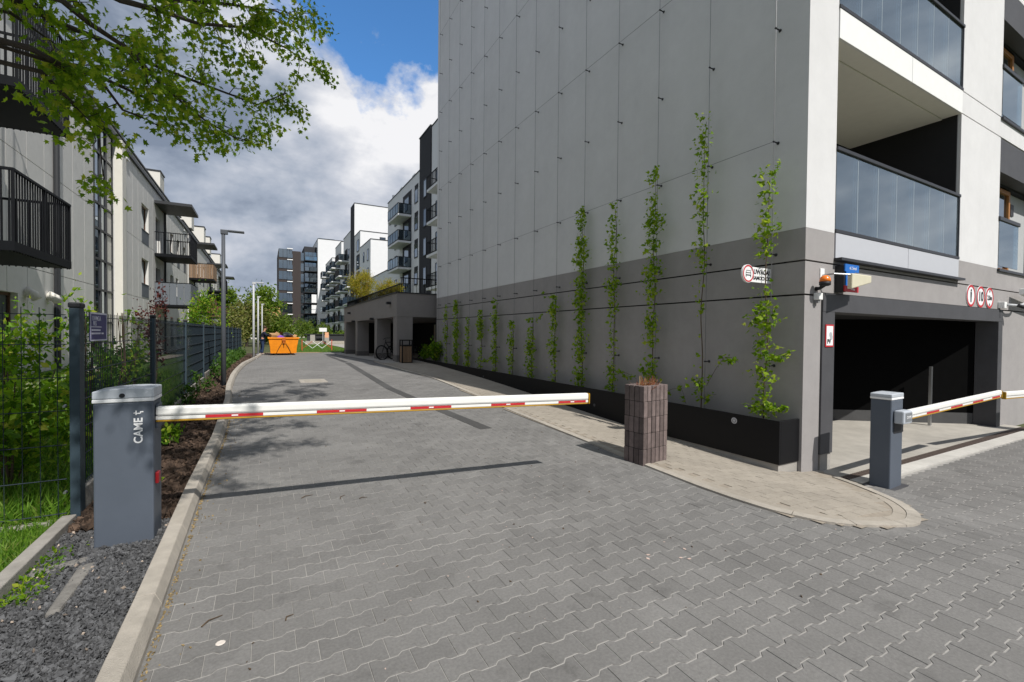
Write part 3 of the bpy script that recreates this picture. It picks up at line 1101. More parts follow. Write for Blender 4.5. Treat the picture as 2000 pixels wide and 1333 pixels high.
# density along the height: list of (z, leaves per metre)
den = [[(.45, 190), (.75, 180), (.95, 70), (1.1, 200), (1.45, 220), (1.6, 150), (1.75, 240), (2.15, 150), (2.28, 22), (2.58, 26), (2.75, 110), (3.1, 170), (3.84, 80)],
       [(.45, 30), (.65, 60), (.95, 110), (1.12, 14), (1.9, 8), (2.05, 60), (2.35, 80), (2.5, 25), (2.8, 110), (3.3, 150), (4.2, 160), (4.98, 80)],
       [(.45, 160), (.9, 240), (1.2, 160), (1.35, 60), (1.6, 240), (2.1, 200), (2.6, 280), (3.4, 330), (4.48, 100)],
       [(.45, 110), (1.0, 180), (1.2, 60), (1.5, 120), (1.75, 20), (1.95, 230), (2.5, 250), (3.2, 200), (4.15, 150)],
       [(.45, 280), (1.0, 260), (1.4, 260), (2.0, 330), (3.0, 330), (4.3, 210)],
       [(.45, 100), (.8, 50), (1.1, 230), (1.5, 120), (1.9, 260), (2.5, 120)],
       [(.45, 330), (1.0, 330), (1.5, 220), (2.0, 110)],
       [(.45, 130), (.9, 220), (1.1, 40), (1.35, 230), (1.95, 140)],
       [(.45, 160), (.8, 260), (1.05, 120), (1.5, 230), (2.0, 230), (2.61, 140)],
       [(.45, 180), (.9, 60), (1.3, 30), (1.45, 330), (2.0, 340), (2.33, 200)],
       [(.45, 220), (1.0, 240), (1.6, 150), (2.14, 90)],
       [(.45, 260), (.9, 330), (1.6, 360), (2.3, 330), (2.76, 200)],
       [(.45, 90), (.8, 60), (1.4, 130), (2.2, 150), (2.63, 90)]]
side_shoots = {0: [((1.30, 3.63), (1.36, 3.30), 60), ((.62, 3.62), (.66, 3.34), 55), ((.66, 3.70), (.60, 3.95), 25), ((3.70, 3.62), (3.86, 3.50), 18), ((3.0, 3.6), (3.02, 3.46), 12)],
               1: [((.85, 4.6), (1.28, 4.28), 12), ((1.28, 4.30), (1.22, 4.05), 40), ((.60, 4.7), (.72, 4.4), 16)],
               2: [((.86, 5.60), (.98, 5.98), 50), ((.6, 5.5), (.75, 5.0), 25), ((.75, 5.1), (.5, 4.95), 20)],
               3: [((.9, 6.6), (.8, 6.05), 50)], 5: [((2.44, 8.68), (2.60, 9.25), 26)], 6: [((1.9, 9.6), (2.05, 9.2), 30)], 8: [((.9, 11.9), (.7, 12.6), 60)]}
for k in range(13):
    y0 = wy[k]
    t = thing("climbing_vine", vl[k], "vine", (5.96, y0, .44), "climbers on the wall wires")
    r = np.random.default_rng(100 + k)
    vx = 5.955 - (.07, .05, .02, .01)[k] if k < 4 else 5.955
    stem = [(vx + .012 * math.sin(z * 5 + k), y0 + .018 * math.sin(z * 3.1 + 2 * k), z) for z in np.arange(.42, tops[k] - .1, .12)]
    st = MB().tube(stem, [max(.0025, .010 - .0016 * i * .12) for i in range(len(stem))], 5)
    Z, D = zip(*den[k])
    zz_ = np.linspace(.46, tops[k], 500)
    dd = np.interp(zz_, Z, D) * (0.55 + 0.45 * np.sin(zz_ * 11 + k * 1.7) * np.sin(zz_ * 4.3 + k))
    dd = np.clip(dd, 4, None)
    tot = int(dd.mean() * (tops[k] - .46) * (2.5 if k == 0 else 2.0 if k < 4 else 2.3))
    zc = r.choice(zz_, tot, p=dd / dd.sum()) + r.normal(0, .02, tot)
    wdt = (.046 + .082 * np.clip(np.interp(zc, zz_, dd) / 260, 0, 1.1) * np.where(zc > tops[k] - .25, .55, 1))
    c = np.stack([vx - np.abs(r.normal(.02, .05, tot)), y0 + r.normal(0, 1, tot) * wdt, zc], -1)
    for (za, ya), (zb, yb), q in side_shoots.get(k, []):
        f = r.random(q)
        wob = .03 * np.sin(f * 9)
        c = np.concatenate([c, np.stack([5.93 - .05 * f + r.normal(0, .02, q), ya + (yb - ya) * f, za + (zb - za) * f + wob + r.normal(0, .022, q)], -1)])
        st.tube([(5.95, ya, za), (5.93, (ya + yb) / 2, (za + zb) / 2 + .03), (5.90, yb, zb)], [.004, .003, .002], 5)
    st.build("stem", M_stem, t)
    tip = np.stack([-np.abs(r.normal(.6, .3, len(c))), r.normal(0, .6, len(c)), r.normal(-.35, .45, len(c))], -1)
    scatter("foliage", c, np.clip(r.gamma(7, .0074, len(c)), .020, .085), *IVY, rots(len(c), tip, .25, r), M_vine, t)
# ------------------------------------------------------------------ signs and fittings on the garage front
M_txt = mat("print_black", (0.012, 0.012, 0.014), .6, 0, 5, 0)
M_print = mat("print_white", (0.82, 0.82, 0.82), .5, .02, 8, 0)


def round_sign(x, label):
    t = thing("round_sign", label, "traffic sign", (x, YF, 2.385), "round prohibition signs over the garage")
    MB().disc((x, YF - .002, 2.385), (0, -1, 0), .205, 36, 0, .012).build("plate", M_print, t)
    MB().ring((x, YF - .0142, 2.385), (0, -1, 0), .163, .203, .002, 40).build("border", M_red, t)
    return t


FY = YF - .0165
t = round_sign(11.56, "round red rimmed sign with a black walking figure, leftmost of three above the garage")
pm = MB()
pm.disc((11.56, FY, 2.485), (0, -1, 0), .024, 14, 0, .002)
for q in ([(-.035, 2.455), (.035, 2.455), (.028, 2.35), (-.028, 2.35)], [(-.026, 2.348), (-.002, 2.348), (-.006, 2.265), (-.022, 2.265)], [(.002, 2.348), (.026, 2.348), (.022, 2.265), (.006, 2.265)]):
    pm.quad(*[(11.56 + a, FY, b) for a, b in q])
pm.build("figure", M_txt, t)
t = round_sign(12.05, "round red rimmed speed sign reading 10, middle of three above the garage")
lettering("10", .25, t, M_txt, facing_front(12.05, FY, 2.385), bold=.006)
t = round_sign(12.51, "round red rimmed height limit sign reading 2,0m, beside the security camera")
lettering("2,0m", .125, t, M_txt, facing_front(12.51, FY, 2.385), bold=.003)
am = MB()
for s in (1, -1):
    z = 2.385 + s * .095
    am.poly([(12.51 - .035, FY, z + s * .055), (12.51 + .035, FY, z + s * .055), (12.51, FY, z)], [(0, 1, 2)])
am.build("arrow", M_txt, t)

t = thing("notice_plate", "small red framed white notice reading PV on the garage frame", "notice", (6.635, YF - .022, 1.61))
MB().box(6.535, 6.735, YF - .032, YF - .0225, 1.46, 1.76).build("frame", M_red, t)
MB().box(6.555, 6.715, YF - .034, YF - .0322, 1.48, 1.74).build("sheet", M_print, t)
lettering("PV", .08, t, M_txt, facing_front(6.615, YF - .0352, 1.53), bold=.003)
im = MB()
im.disc((6.655, YF - .0345, 1.625), (0, -1, 0), .035, 16, 0, .001)
im.quad((6.63, YF - .0348, 1.55), (6.70, YF - .0348, 1.56), (6.705, YF - .0348, 1.61), (6.65, YF - .0348, 1.62))
im.build("picture", mat("print_grey", (0.42, 0.44, 0.46), .6, .1, 30, 0), t)

t = thing("warning_sign", "white plate with red ringed car symbol projecting from the grey wall", "sign", (6.07, 3.72, 2.41))
MB().box(5.60, W - .004, 3.715, 3.735, 2.315, 2.515).build("plate", M_print, t)
MB().disc((5.575, 3.7145, 2.42), (0, -1, 0), .118, 36, 0, .006).build("symbol_disc", M_print, t)
MB().disc((5.575, 3.735, 2.42), (0, -1, 0), .118, 36, 0, .018).build("backing", M_print, t)
MB().ring((5.575, 3.708, 2.42), (0, -1, 0), .093, .112, .0015, 36).build("border", M_red, t)
cs = MB()
for a in ((-.042, .042, 2.457, 2.463), (-.055, .055, 2.425, 2.434), (-.055, .055, 2.392, 2.406), (-.054, -.042, 2.372, 2.394), (.042, .054, 2.372, 2.394), (-.055, -.049, 2.40, 2.43), (.049, .055, 2.40, 2.43)):
    cs.box(5.575 + a[0], 5.575 + a[1], 3.7065, 3.708, a[2], a[3])
for s in (-1, 1):
    cs.quad((5.575 + s * .042, 3.7068, 2.463), (5.575 + s * .036, 3.7068, 2.463), (5.575 + s * .047, 3.7068, 2.43), (5.575 + s * .054, 3.7068, 2.43))
cs.build("car_symbol", M_txt, t)
lettering("UWAGA!", .086, t, M_txt, facing_front(5.872, 3.7135, 2.452), bold=.003)
lettering("SAMOCHÓD", .067, t, M_txt, facing_front(5.878, 3.7135, 2.370), bold=.002)

t = thing("warning_lamp", "orange warning beacon on a short bracket at the garage corner", "lamp", (6.3, 3.15, 2.3))
lp = MB()
M_orange = mat("orange_lens", (0.85, 0.20, 0.01), .25, .05, 20, 0, spec=.6)
lp.tube([(6.285, 3.135, 2.30), (6.286, 3.133, 2.335), (6.287, 3.131, 2.362), (6.288, 3.13, 2.378), (6.288, 3.13, 2.384)], [.064, .061, .048, .028, .006], 20)
lp.build("lens", M_orange, t, smooth=True)
lp = MB()
lp.tube([(6.285, 3.135, 2.245), (6.285, 3.135, 2.258), (6.285, 3.135, 2.299)], [.04, .064, .066], 20)
lp.tube([(6.335, YF - .001, 2.225), (6.33, 3.22, 2.225), (6.29, 3.14, 2.26)], [.028, .022, .022], 10)
lp.tube([(6.345, YF - .012, 2.24), (6.348, YF - .012, 2.1)], .007, 6)
lp.build("housing", M_dark, t, smooth=True)

t = thing("sensor_box", "little white junction box on the garage corner below the beacon", "box", (6.35, YF, 2.11))
MB().box(6.28, 6.37, YF - .075, YF - .001, 2.075, 2.165).build("housing", M_white, t, bevel=.008)
MB().box(6.29, 6.34, YF - .055, YF - .001, 2.035, 2.0745).build("gland", mat("grey_plastic", (0.22, 0.22, 0.22), .6, .05, 20, 0), t)

t = thing("street_name_sign", "blue street name sign with red lower strip, half hidden by the cream antenna", "sign", (7.0, YF - .12, 2.4))
MB().box(6.80, 6.86, YF - .11, YF - .001, 2.20, 2.56).build("bracket", M_dark, t)
MB().box(6.80, 7.16, YF - .125, YF - .105, 2.475, 2.575).build("name_plate", M_blue, t)
MB().box(6.83, 7.05, YF - .1235, YF - .1065, 2.285, 2.4735).build("number_plate", M_blue, t)
MB().box(6.80, 7.16, YF - .125, YF - .105, 2.205, 2.2835).build("district_plate", M_red, t)
lettering("ul. Smol", .058, t, M_print, facing_front(7.0, YF - .1265, 2.525))
lettering("16", .15, t, M_print, facing_front(6.94, YF - .125, 2.385))
lettering("Wola", .05, t, M_print, facing_front(7.0, YF - .1265, 2.245))

t = thing("antenna", "cream wedge shaped antenna on a bent arm beside the blue sign", "antenna", (6.46, YF, 2.43))
M_cream = mat("cream_plastic", (0.62, 0.58, 0.43), .5, .05, 10, 0)
an = MB()
an.poly([(6.60, 2.97, 2.215), (7.15, 2.99, 2.325), (7.15, 2.99, 2.420), (6.60, 2.97, 2.415), (6.60, 3.03, 2.215), (7.15, 3.04, 2.325), (7.15, 3.04, 2.420), (6.60, 3.03, 2.415)],
        [(0, 1, 2, 3), (5, 4, 7, 6), (1, 5, 6, 2), (4, 0, 3, 7), (3, 2, 6, 7), (4, 5, 1, 0)])
an.build("radome", M_cream, t, bevel=.012)
MB().box(6.42, 6.52, YF - .012, YF - .001, 2.36, 2.50).build("mount_plate", M_white, t, bevel=.003)
MB().tube([(6.47, YF - .012, 2.41), (6.47, 3.12, 2.415), (6.605, 3.0, 2.40)], .011, 8).build("arm", M_steel, t)

t = thing("security_camera", "pale grey security camera on a curved arm past the three round signs", "camera", (13.1, YF, 2.27))
MB().box(13.02, 13.16, YF - .10, YF - .001, 2.20, 2.33).build("base", M_white, t, bevel=.01)
MB().tube([(13.14, 3.16, 2.27), (13.5, 3.1, 2.265), (13.75, 3.08, 2.30), (13.88, 3.06, 2.38), (13.93, 3.05, 2.50)], [.028, .026, .026, .026, .03], 10).build("arm", mat("camera_grey", (0.5, 0.51, 0.52), .5, .04, 20, 0), t, smooth=True)
cb = MB().box(13.70, 14.9, 2.98, 3.14, -.06, .06)
cb.xf(Matrix.Translation((0, 0, 2.545)) @ Matrix.Translation((13.9, 0, 0)) @ Matrix.Rotation(.10, 4, "Y") @ Matrix.Translation((-13.9, 0, 0)))
cb.build("body", M_white, t, bevel=.012)
MB().tube([(13.35, 3.06, 2.262), (13.42, 3.0, 2.225), (13.46, 2.97, 2.21)], [.035, .035, .02], 10).build("detector", M_dark, t)
MB().tube([(13.05, YF - .02, 2.2), (13.06, YF - .02, 2.0)], .010, 6).build("cable", M_dark, t)

# ------------------------------------------------------------------ barriers
M_cab = mat("barrier_grey", (0.088, 0.104, 0.130), .5, .05, 5, .06, 220, stain=.05)
M_lid = mat("barrier_lid", (0.46, 0.49, 0.53), .4, .04, 6, 0)
M_boom = mat("boom_white", (0.80, 0.79, 0.75), .45, .04, 8, 0)
M_rubber = mat("boom_rubber", (0.42, 0.23, 0.012), .55, .1, 20, 0)


def boom(parent, A, B, marks, logo=True):
    A, B = Vector(A), Vector(B)
    L_ = (B - A).length
    X = (B - A).normalized()
    Y = Vector((0, 0, 1)).cross(X).normalized()
    Z = X.cross(Y)
    M = Matrix((X, Y, Z)).transposed().to_4x4()
    M.translation = A
    bm = MB().box(0, L_, -.028, .028, -.004, .068).xf(M).build("boom", M_boom, parent, bevel=.017)
    MB().box(0, L_, -.016, .016, -.034, -.0045).xf(M).build("boom_lip", M_boom, bm, bevel=.004)
    MB().box(0, L_ - .002, -.017, .017, -.050, -.0345).xf(M).build("rubber_edge", M_rubber, bm, bevel=.008)
    for a, b in marks:
        s = MB().box(L_ * a, L_ * b, -.0175, -.0159, -.030, -.008).xf(M).build("reflector", M_red, bm)
        if logo:
            k = (a + b) / 2 * L_
            MB().box(k - .022, k + .022, -.0182, -.0176, -.024, -.014).xf(M).build("print", M_print, bm)
    MB().box(L_, L_ + .018, -.029, .029, -.050, .066).xf(M).build("end_cap", M_rubber, bm, bevel=.01)
    return bm


def cabinet(t, M, w, d, h, lid_h):
    MB().box(0, w, 0, d, -.25, h).xf(M).build("cabinet", M_cab, t, bevel=.012)
    MB().box(-.004, w + .004, -.004, d + .004, h + .001, h + .026).xf(M).build("lid_seam", M_print, t, bevel=.004)
    n = 10
    prof = [(-.004, h + .027)] + [(-.004 + (w + .008) * i / n, h + .06 + (lid_h - .06) * math.sin(math.pi * (.18 + .5 * i / n)) / 1.0) for i in range(n + 1)] + [(w + .004, h + .027)]
    m = len(prof)
    P_ = [(x, -.004, z) for x, z in prof] + [(x, d + .004, z) for x, z in prof]
    MB().poly(P_, [tuple(range(m)), tuple(range(2 * m - 1, m - 1, -1))] + [(i, m + i, m + (i + 1) % m, (i + 1) % m) for i in range(m)]).xf(M).build("lid", M_lid, t, bevel=.008)


t = thing("barrier_gate", "grey barrier cabinet on slate gravel with long white boom across the driveway", "barrier", (-.9, 4.35, 0), "boom barriers")
MA = Matrix.Translation((-1.072, 4.215, 0)) @ Matrix.Rotation(math.radians(-1.5), 4, "Z")
cabinet(t, MA, .345, .25, 1.075, .105)
boom(t, (-.722, 4.27, .957), (3.08, 3.89, .893), [(.083, .187), (.292, .398), (.499, .600), (.706, .802), (.904, .992)])
bk = MB().box(.346, .36, .06, .2, .86, 1.04).xf(MA)
bk.build("boom_bracket", M_cab, t, bevel=.004)
MB().disc((.165, -.0045, 1.125), (0, -1, 0), .016, 16, 0, .006).xf(MA).build("lock", M_dark, t)
MB().box(.346, .368, .035, .10, .445, .53).xf(MA).build("reflector", mat("dark_red", (.25, .012, .016), .35, .1, 20, 0), t, bevel=.006)
TX = MA @ Matrix.Translation((.258, -.0015, .862)) @ Matrix.Rotation(math.pi / 2, 4, "X") @ Matrix.Rotation(math.pi / 2, 4, "Z")
lettering("CAME", .071, t, M_print, TX, bold=.0016)
lg = MB()
for a in ((.229, .247, .9905, .9955), (.240, .2475, .978, 1.010), (.2476, .266, .985, .993), (.266, .272, .988, 1.004), (.272, .286, .996, 1.004)):
    lg.box(a[0], a[1], -.0025, -.0012, a[2], a[3])
lg.xf(MA).build("emblem", M_print, t)

t = thing("barrier_gate", "shorter barrier post at the pavement tip before the garage drain", "barrier", (6.6, 2.6, -.21), "boom barriers")
MC = Matrix.Translation((6.492, 2.487, -.21)) @ Matrix.Rotation(math.radians(2), 4, "Z")
cabinet(t, MC, .33, .21, 1.06, .075)
MB().box(-.05, .40, -.05, .26, -.03, .004).xf(MC).build("base_plate", M_frame, t)
hd = MB().box(6.54, 6.765, 2.385, 2.484, .575, .73).build("arm_housing", M_lid, t, bevel=.015)
MB().box(6.58, 6.75, 2.3825, 2.3845, .60, .705).build("cover", mat("cover_grey", (.2, .21, .22), .5, .05, 10, 0), hd)
lettering("CAME", .045, t, M_print, facing_front(6.665, 2.3815, .652))
MB().box(6.56, 6.80, 2.4845, 2.4865, .45, .60).build("hatch", M_dark, t)
boom(t, (6.76, 2.43, .66), (9.86, 2.43, .735), [(.155, .275), (.395, .52), (.64, .765), (.88, .985)], False)

t = thing("barrier_gate", "boom with an orange tip reaching in from the picture edge", "barrier", (13.2, 2.37, -.22), "boom barriers")
MD = Matrix.Translation((13.05, 2.30, -.21))
cabinet(t, MD, .33, .21, 1.06, .075)
boom(t, (13.05, 2.2, .66), (10.06, 2.43, .70), [(.06, .2), (.3, .44), (.56, .68), (.80, .95)], False)

# ------------------------------------------------------------------ brick pillar planter
M_pbrick = mat("purple_brick", (0.150, 0.116, 0.108), .85, .28, 14, .6, 120, island=.32, stain=.25)
M_mort = mat("dark_joint", (0.018, 0.016, 0.015), .95, .2, 30, .3)
t = thing("brick_planter", "square pillar planter of upright purple brown bricks at the pavement edge", "planter", (4.2, 4.1, 0))
MP = Matrix.Translation((3.985, 3.955, zf(4.0, 4.0) - .0)) @ Matrix.Rotation(math.radians(6), 4, "Z")
bwid, bth, bh = .0775, .075, .193
spots = [(i * bwid, 0) for i in range(6)] + [(i * bwid, bth + 2 * bwid) for i in range(6)] + [(0, bth + i * bwid) for i in range(2)] + [(5 * bwid, bth + i * bwid) for i in range(2)]
for c in range(5):
    for (x, y) in spots:
        j = [random.gauss(0, .0014) for _ in range(3)]
        b = MB().box(x + .0058 + j[0], x + bwid - .0058 + j[0], y + .003 + j[1] * 1.6, y + bwid - .005 + j[1], c * bh - (.06 if c == 0 else 0), (c + 1) * bh - .0045)
        b.xf(MP).build("brick", M_pbrick, t, bevel=.005)
MB().box(.012, 6 * bwid - .012, .012, bth + 3 * bwid - .012, 0, .855).xf(MP).build("mortar", M_mort, t)
dp = thing("dry_plant", "dead reddish stubble of a plant inside the brick planter", "plant", (4.2, 4.1, .85))
r = np.random.default_rng(5)
n = 170
c = np.stack([r.uniform(.09, .37, n), r.uniform(.09, .22, n), np.full(n, .86)], -1)
c = np.array([MP @ Vector(p) for p in c])
scatter("dry_stems", c, r.uniform(.08, .22, n), [(-.03, 0, 0), (.03, 0, 0), (.015, 1, .05), (-.015, 1, .05)], [(0, 1, 2), (0, 2, 3)], rots(n, (0, 0, 1), .42, r), leaf_mat("dry_stem", [(0, (.20, .06, .035)), (.6, (.33, .13, .06)), (1, (.42, .28, .15))], .2), dp)
c = np.stack([r.uniform(.08, .385, 400), r.uniform(.08, .23, 400), np.full(400, .862)], -1)
c = np.array([MP @ Vector(p) for p in c])
scatter("potting_bark", c, r.uniform(.015, .04, 400), *CHIP, rots(400, (0, 1, 0), 1.5, r), M_mulch, dp)

# ------------------------------------------------------------------ edging and mesh fence
M_fence = mat("fence_coating", (0.020, 0.029, 0.038), .5, .12, 14, .05, spec=.2)
M_edge = mat("edging_concrete", (0.30, 0.28, 0.25), .9, .2, 10, .5, 100, stain=.22)
ed = thing("garden_edging", "weathered concrete edging slabs between the lawn and the gravel", "edging", (-1.38, 3, 0))
for y0, y1 in ((1.2, 2.3), (2.306, 3.40), (3.406, 4.86)):
    MB().box(-1.425, -1.335, y0, y1, -.2, .112 + random.uniform(-.004, .004)).build("slab", M_edge, ed, bevel=.008)
for (label, pts_) in (("broken strip of concrete lying on the slate gravel before the barrier cabinet", [(-1.06, 3.36), (-1.0, 3.38), (-.99, 3.98), (-1.08, 3.96)]),
                      ("broken concrete edge lying against the low edging slab", [(-1.33, 3.88), (-1.05, 4.02), (-1.06, 4.10), (-1.33, 4.02)])):
    tag(MB().prism(pts_, -.02, .043).build("concrete_piece", mat("stained_concrete", (.19, .18, .165), .95, .3, 14, .6, 90, stain=.3), bevel=.014), label, "concrete piece", "concrete pieces on the gravel")

FXP = -1.35
M_post = mat("post_coating", (0.036, 0.056, 0.072), .5, .15, 8, .05)
fence = thing("mesh_fence", "dark steel mesh fence with square posts running along the planting bed", "fence", (FXP, 4.94, 0))


def post(x, y, z1, w=.045, parent=None, cap=True):
    z0 = zf(x, y) - .1
    o = MB().box(x - w * .55, x + w * .55, y - w, y + w, z0, z1).build("post", M_post, parent, bevel=.004)
    MB().box(x - w * .55 - .007, x + w * .55 + .007, y - w - .007, y + w + .007, z1, z1 + .045).build("post_cap", M_dark, o, bevel=.012)
    return o


def mesh_panel(p0, p1, z0, z1, parent, dv=.0525, rows_=None, rw=.0035):
    (x0, y0), (x1, y1) = p0, p1
    L_ = math.hypot(x1 - x0, y1 - y0)
    m = MB()
    n = int(L_ / dv)
    for i in range(n + 1):
        f = (i + .5) / (n + 1)
        x, y = x0 + (x1 - x0) * f, y0 + (y1 - y0) * f
        m.tube([(x, y, z0), (x, y, z1)], rw * .85, 4, cap=False)
    zs_ = rows_ or [z0 + .03 + (z1 - z0 - .07) * k / 6 for k in range(7)]
    ax = Vector((x1 - x0, y1 - y0, 0)).normalized()
    sx_, sy_ = -ax.y, ax.x
    for z in zs_:
        for s in (-1, 1):
            m.tube([(x0 + sx_ * .005 * s, y0 + sy_ * .005 * s, z), (x1 + sx_ * .005 * s, y1 + sy_ * .005 * s, z)], rw, 4, cap=False)
    return m.build("mesh_panel", M_fence, parent)


py_ = [4.94 + 2.86 * k for k in range(11)]
for k, y in enumerate(py_):
    post(FXP, y, 1.775 if k == 0 else 1.765, .058 if k == 0 else .045, fence)
for a, b in zip(py_[:-1], py_[1:]):
    z0 = max(zf(FXP, a), zf(FXP, b)) + .10
    mesh_panel((FXP, a + .06), (FXP, b - .06), z0 + .05, 1.755, fence, .0525 if a < 24 else .1)
    MB().box(FXP - .03, FXP + .025, a + .06, b - .06, zf(FXP, a) - .1, z0 + .04).build("base_board", M_edge, fence, bevel=.006)
ff = thing("mesh_fence", "wide meshed fence panel crossing in front of the shrubs and lawn", "fence", (-2.6, 4.94, 0))
rows_f = [.10, .38, .66, .94, 1.21, 1.48, 1.72]
mesh_panel((-3.9, 4.95), (-1.42, 4.95), .06, 1.775, ff, .105, rows_f, .0032)
MB().box(-3.9, -1.42, 4.92, 4.985, -.15, .05).build("base_board", M_edge, ff, bevel=.006)
post(-3.95, 4.95, 1.77, .05, ff)
for z in (1.70, .98, .28):
    MB().cyl((-1.42, 4.93, z), (-1.42, 4.90, z), .014, .010, 8).build("clamp_bolt", M_steel, ff)

t = thing("fence_sign", "violet blue sign with pale lettering fixed to the side mesh fence", "sign", (FXP + .02, 5.4, 1.62))
MB().box(FXP + .012, FXP + .018, 5.20, 5.66, 1.50, 1.755).build("plate", mat("violet_print", (0.060, 0.058, 0.17), .5, .05, 10, 0), t)
bd = MB()
for a in ((5.20, 5.66, 1.74, 1.755), (5.20, 5.66, 1.50, 1.512), (5.20, 5.212, 1.512, 1.74), (5.648, 5.66, 1.512, 1.74), (5.22, 5.50, 1.622, 1.63), (5.23, 5.47, 1.59, 1.605), (5.23, 5.47, 1.56, 1.575), (5.50, 5.56, 1.56, 1.575)):
    bd.box(FXP + .0182, FXP + .0195, *a)
bd.build("print", mat("pale_print", (0.62, 0.62, 0.72), .6, .05, 10, 0), t)
TS = Matrix.Translation((FXP + .0195, 5.36, 1.70)) @ Matrix.Rotation(math.pi / 2, 4, "Z") @ Matrix.Rotation(math.pi / 2, 4, "X")
lettering("UWAGA", .062, t, MATS["pale_print"], TS)
TS = Matrix.Translation((FXP + .0195, 5.31, 1.655)) @ Matrix.Rotation(math.pi / 2, 4, "Z") @ Matrix.Rotation(math.pi / 2, 4, "X")
lettering("PIES", .055, t, MATS["pale_print"], TS)
# ------------------------------------------------------------------ foliage of gardens and the maple over the road
def cloud(n, c, rad, r, shell=.35):
    p = r.normal(0, 1, (n, 3))
    p /= np.linalg.norm(p, axis=1)[:, None]
    p *= (shell + (1 - shell) * r.random(n) ** .6)[:, None]
    return p * np.array(rad) + np.array(c)


def clumps(n, c, rad, k, r, cr=.35):
    """Leaf clumps spread through an uneven crown."""
    cc_ = cloud(k, c, np.array(rad) * (1 - cr * .6), r, .25)
    pick = r.integers(0, k, n)
    return cc_[pick] + r.normal(0, 1, (n, 3)) * (np.array(rad) * cr * .55) * r.uniform(.5, 1.2, (n, 1))


M_bark = mat("grey_bark", (0.055, 0.045, 0.037), .95, .3, 20, .8, 40)
M_bushA = leaf_mat("bush_leaf", [(0, (.045, .11, .010)), (.3, (.10, .21, .014)), (.6, (.18, .32, .018)), (.85, (.28, .40, .028)), (1, (.42, .42, .06))], .48)
M_bushB = leaf_mat("dark_bush_leaf", [(0, (.025, .065, .012)), (.5, (.05, .115, .016)), (1, (.09, .18, .024))], .35)
M_red_l = leaf_mat("copper_leaf", [(0, (.05, .012, .014)), (.5, (.085, .018, .02)), (1, (.13, .04, .03))], .3)
M_yel = leaf_mat("bamboo_leaf", [(0, (.19, .20, .02)), (.4, (.33, .30, .03)), (.75, (.42, .31, .05)), (1, (.26, .29, .03))], .4)
M_tree = leaf_mat("spring_leaf", [(0, (.07, .14, .014)), (.5, (.14, .22, .02)), (1, (.22, .28, .04))], .45)
M_farl = leaf_mat("far_leaf", [(0, (.06, .12, .016)), (.5, (.12, .19, .024)), (1, (.19, .23, .04))], .4)
M_olive = leaf_mat("olive_leaf", [(0, (.10, .13, .03)), (.5, (.16, .18, .04)), (1, (.22, .20, .07))], .35)


def shrub(label, x, y, h, rad, n, m, size=(.05, .10), k=14, seed=0, name="shrub", stems=6, cat="shrub", group="garden shrubs behind the fence"):
    r = np.random.default_rng(seed)
    z0 = zf(x, y) - .05
    t = thing(name, label, cat, (x, y, z0), group)
    st = MB()
    for i in range(stems):
        a = r.uniform(0, 2 * math.pi)
        q = r.uniform(.3, .9)
        st.tube([(x + .04 * math.cos(a), y + .04 * math.sin(a), z0), (x + rad * .35 * q * math.cos(a), y + rad * .35 * q * math.sin(a), z0 + h * .45), (x + rad * .7 * q * math.cos(a), y + rad * .7 * q * math.sin(a), z0 + h * .85)], [.012, .009, .004], 5)
    st.build("stem", M_stem, t)
    c = clumps(n, (x, y, z0 + h * .55), (rad, rad, h * .5), k, r)
    c = c[c[:, 2] > z0 + .05]
    scatter("foliage", c, r.uniform(size[0] * .55, size[1], len(c)), *LEAF, rots(len(c), (0, 0, .3), .7, r), m, t)
    return t


shrub("bright green shrub filling the mesh panel beside the corner post", -2.15, 6.1, 1.35, .62, 2808, M_bushA, (.05, .11), 18, 1)
shrub("tall green shrub with loose shoots behind the wide mesh panel", -2.55, 7.1, 1.75, .6, 1836, M_bushA, (.05, .10), 14, 2)
shrub("slim shrub with upright leafy shoots beside the corner post", -2.0, 7.6, 1.95, .28, 750, M_bushA, (.05, .09), 9, 3)
shrub("low leafy shrub at the picture edge behind the mesh", -2.85, 6.3, 1.15, .6, 1620, M_bushA, (.05, .11), 12, 4)
shrub("dark green shrub behind the side fence under the sign", -1.95, 8.4, 1.35, .45, 1300, M_bushB, (.05, .10), 12, 5)
shrub("twiggy green shrub reaching over the fence top beside the violet sign", -1.85, 8.9, 2.05, .33, 620, M_bushA, (.04, .09), 8, 6)
shrub("rounded dark shrub by the second fence post", -2.05, 10.4, 1.35, .55, 1700, M_bushB, (.05, .11), 14, 7)
shrub("copper red young shrub rising above the fence under the balcony", -2.3, 13.4, 2.35, .42, 600, M_red_l, (.05, .11), 9, 8)
shrub("yellow green bushy tree behind the fence before the wooden balcony", -2.3, 24.0, 3.15, 1.05, 3600, M_bushA, (.07, .15), 26, 9)
shrub("green shrub leaning over the planting bed along the far fence", -1.75, 19.5, 1.3, .5, 1500, M_bushB, (.06, .13), 12, 10)
for i, (y, h, lab) in enumerate([(7.0, .30, "small bright plant in the bark mulch just past the barrier"), (8.6, .35, "dark low plant against the fence base in the mulch bed"), (11.4, .5, "bushy green plant at the foot of the dark street lamp"),
                                 (5.55, .18, "tiny green weed in the bark mulch beside the barrier cabinet"), (10.0, .42, "grey green plant in the mulch bed between two fence posts")]):
    x = [-1.05, -1.2, -1.15, -.98, -1.18][i]
    shrub(lab, x, y, h + .08, h * .55, 170, M_bushA if i in (0, 3) else M_bushB, (.05, .10), 7, 30 + i, "bed_plant", 3, "plant", "low plants in the mulch bed")
r = np.random.default_rng(77)
n = 3000
gyy = r.uniform(14, 31, n)
c = np.stack([r.uniform(-1.32, -.98, n), gyy, zg(0, gyy) + r.uniform(.02, .55, n) * r.random(n)], -1)
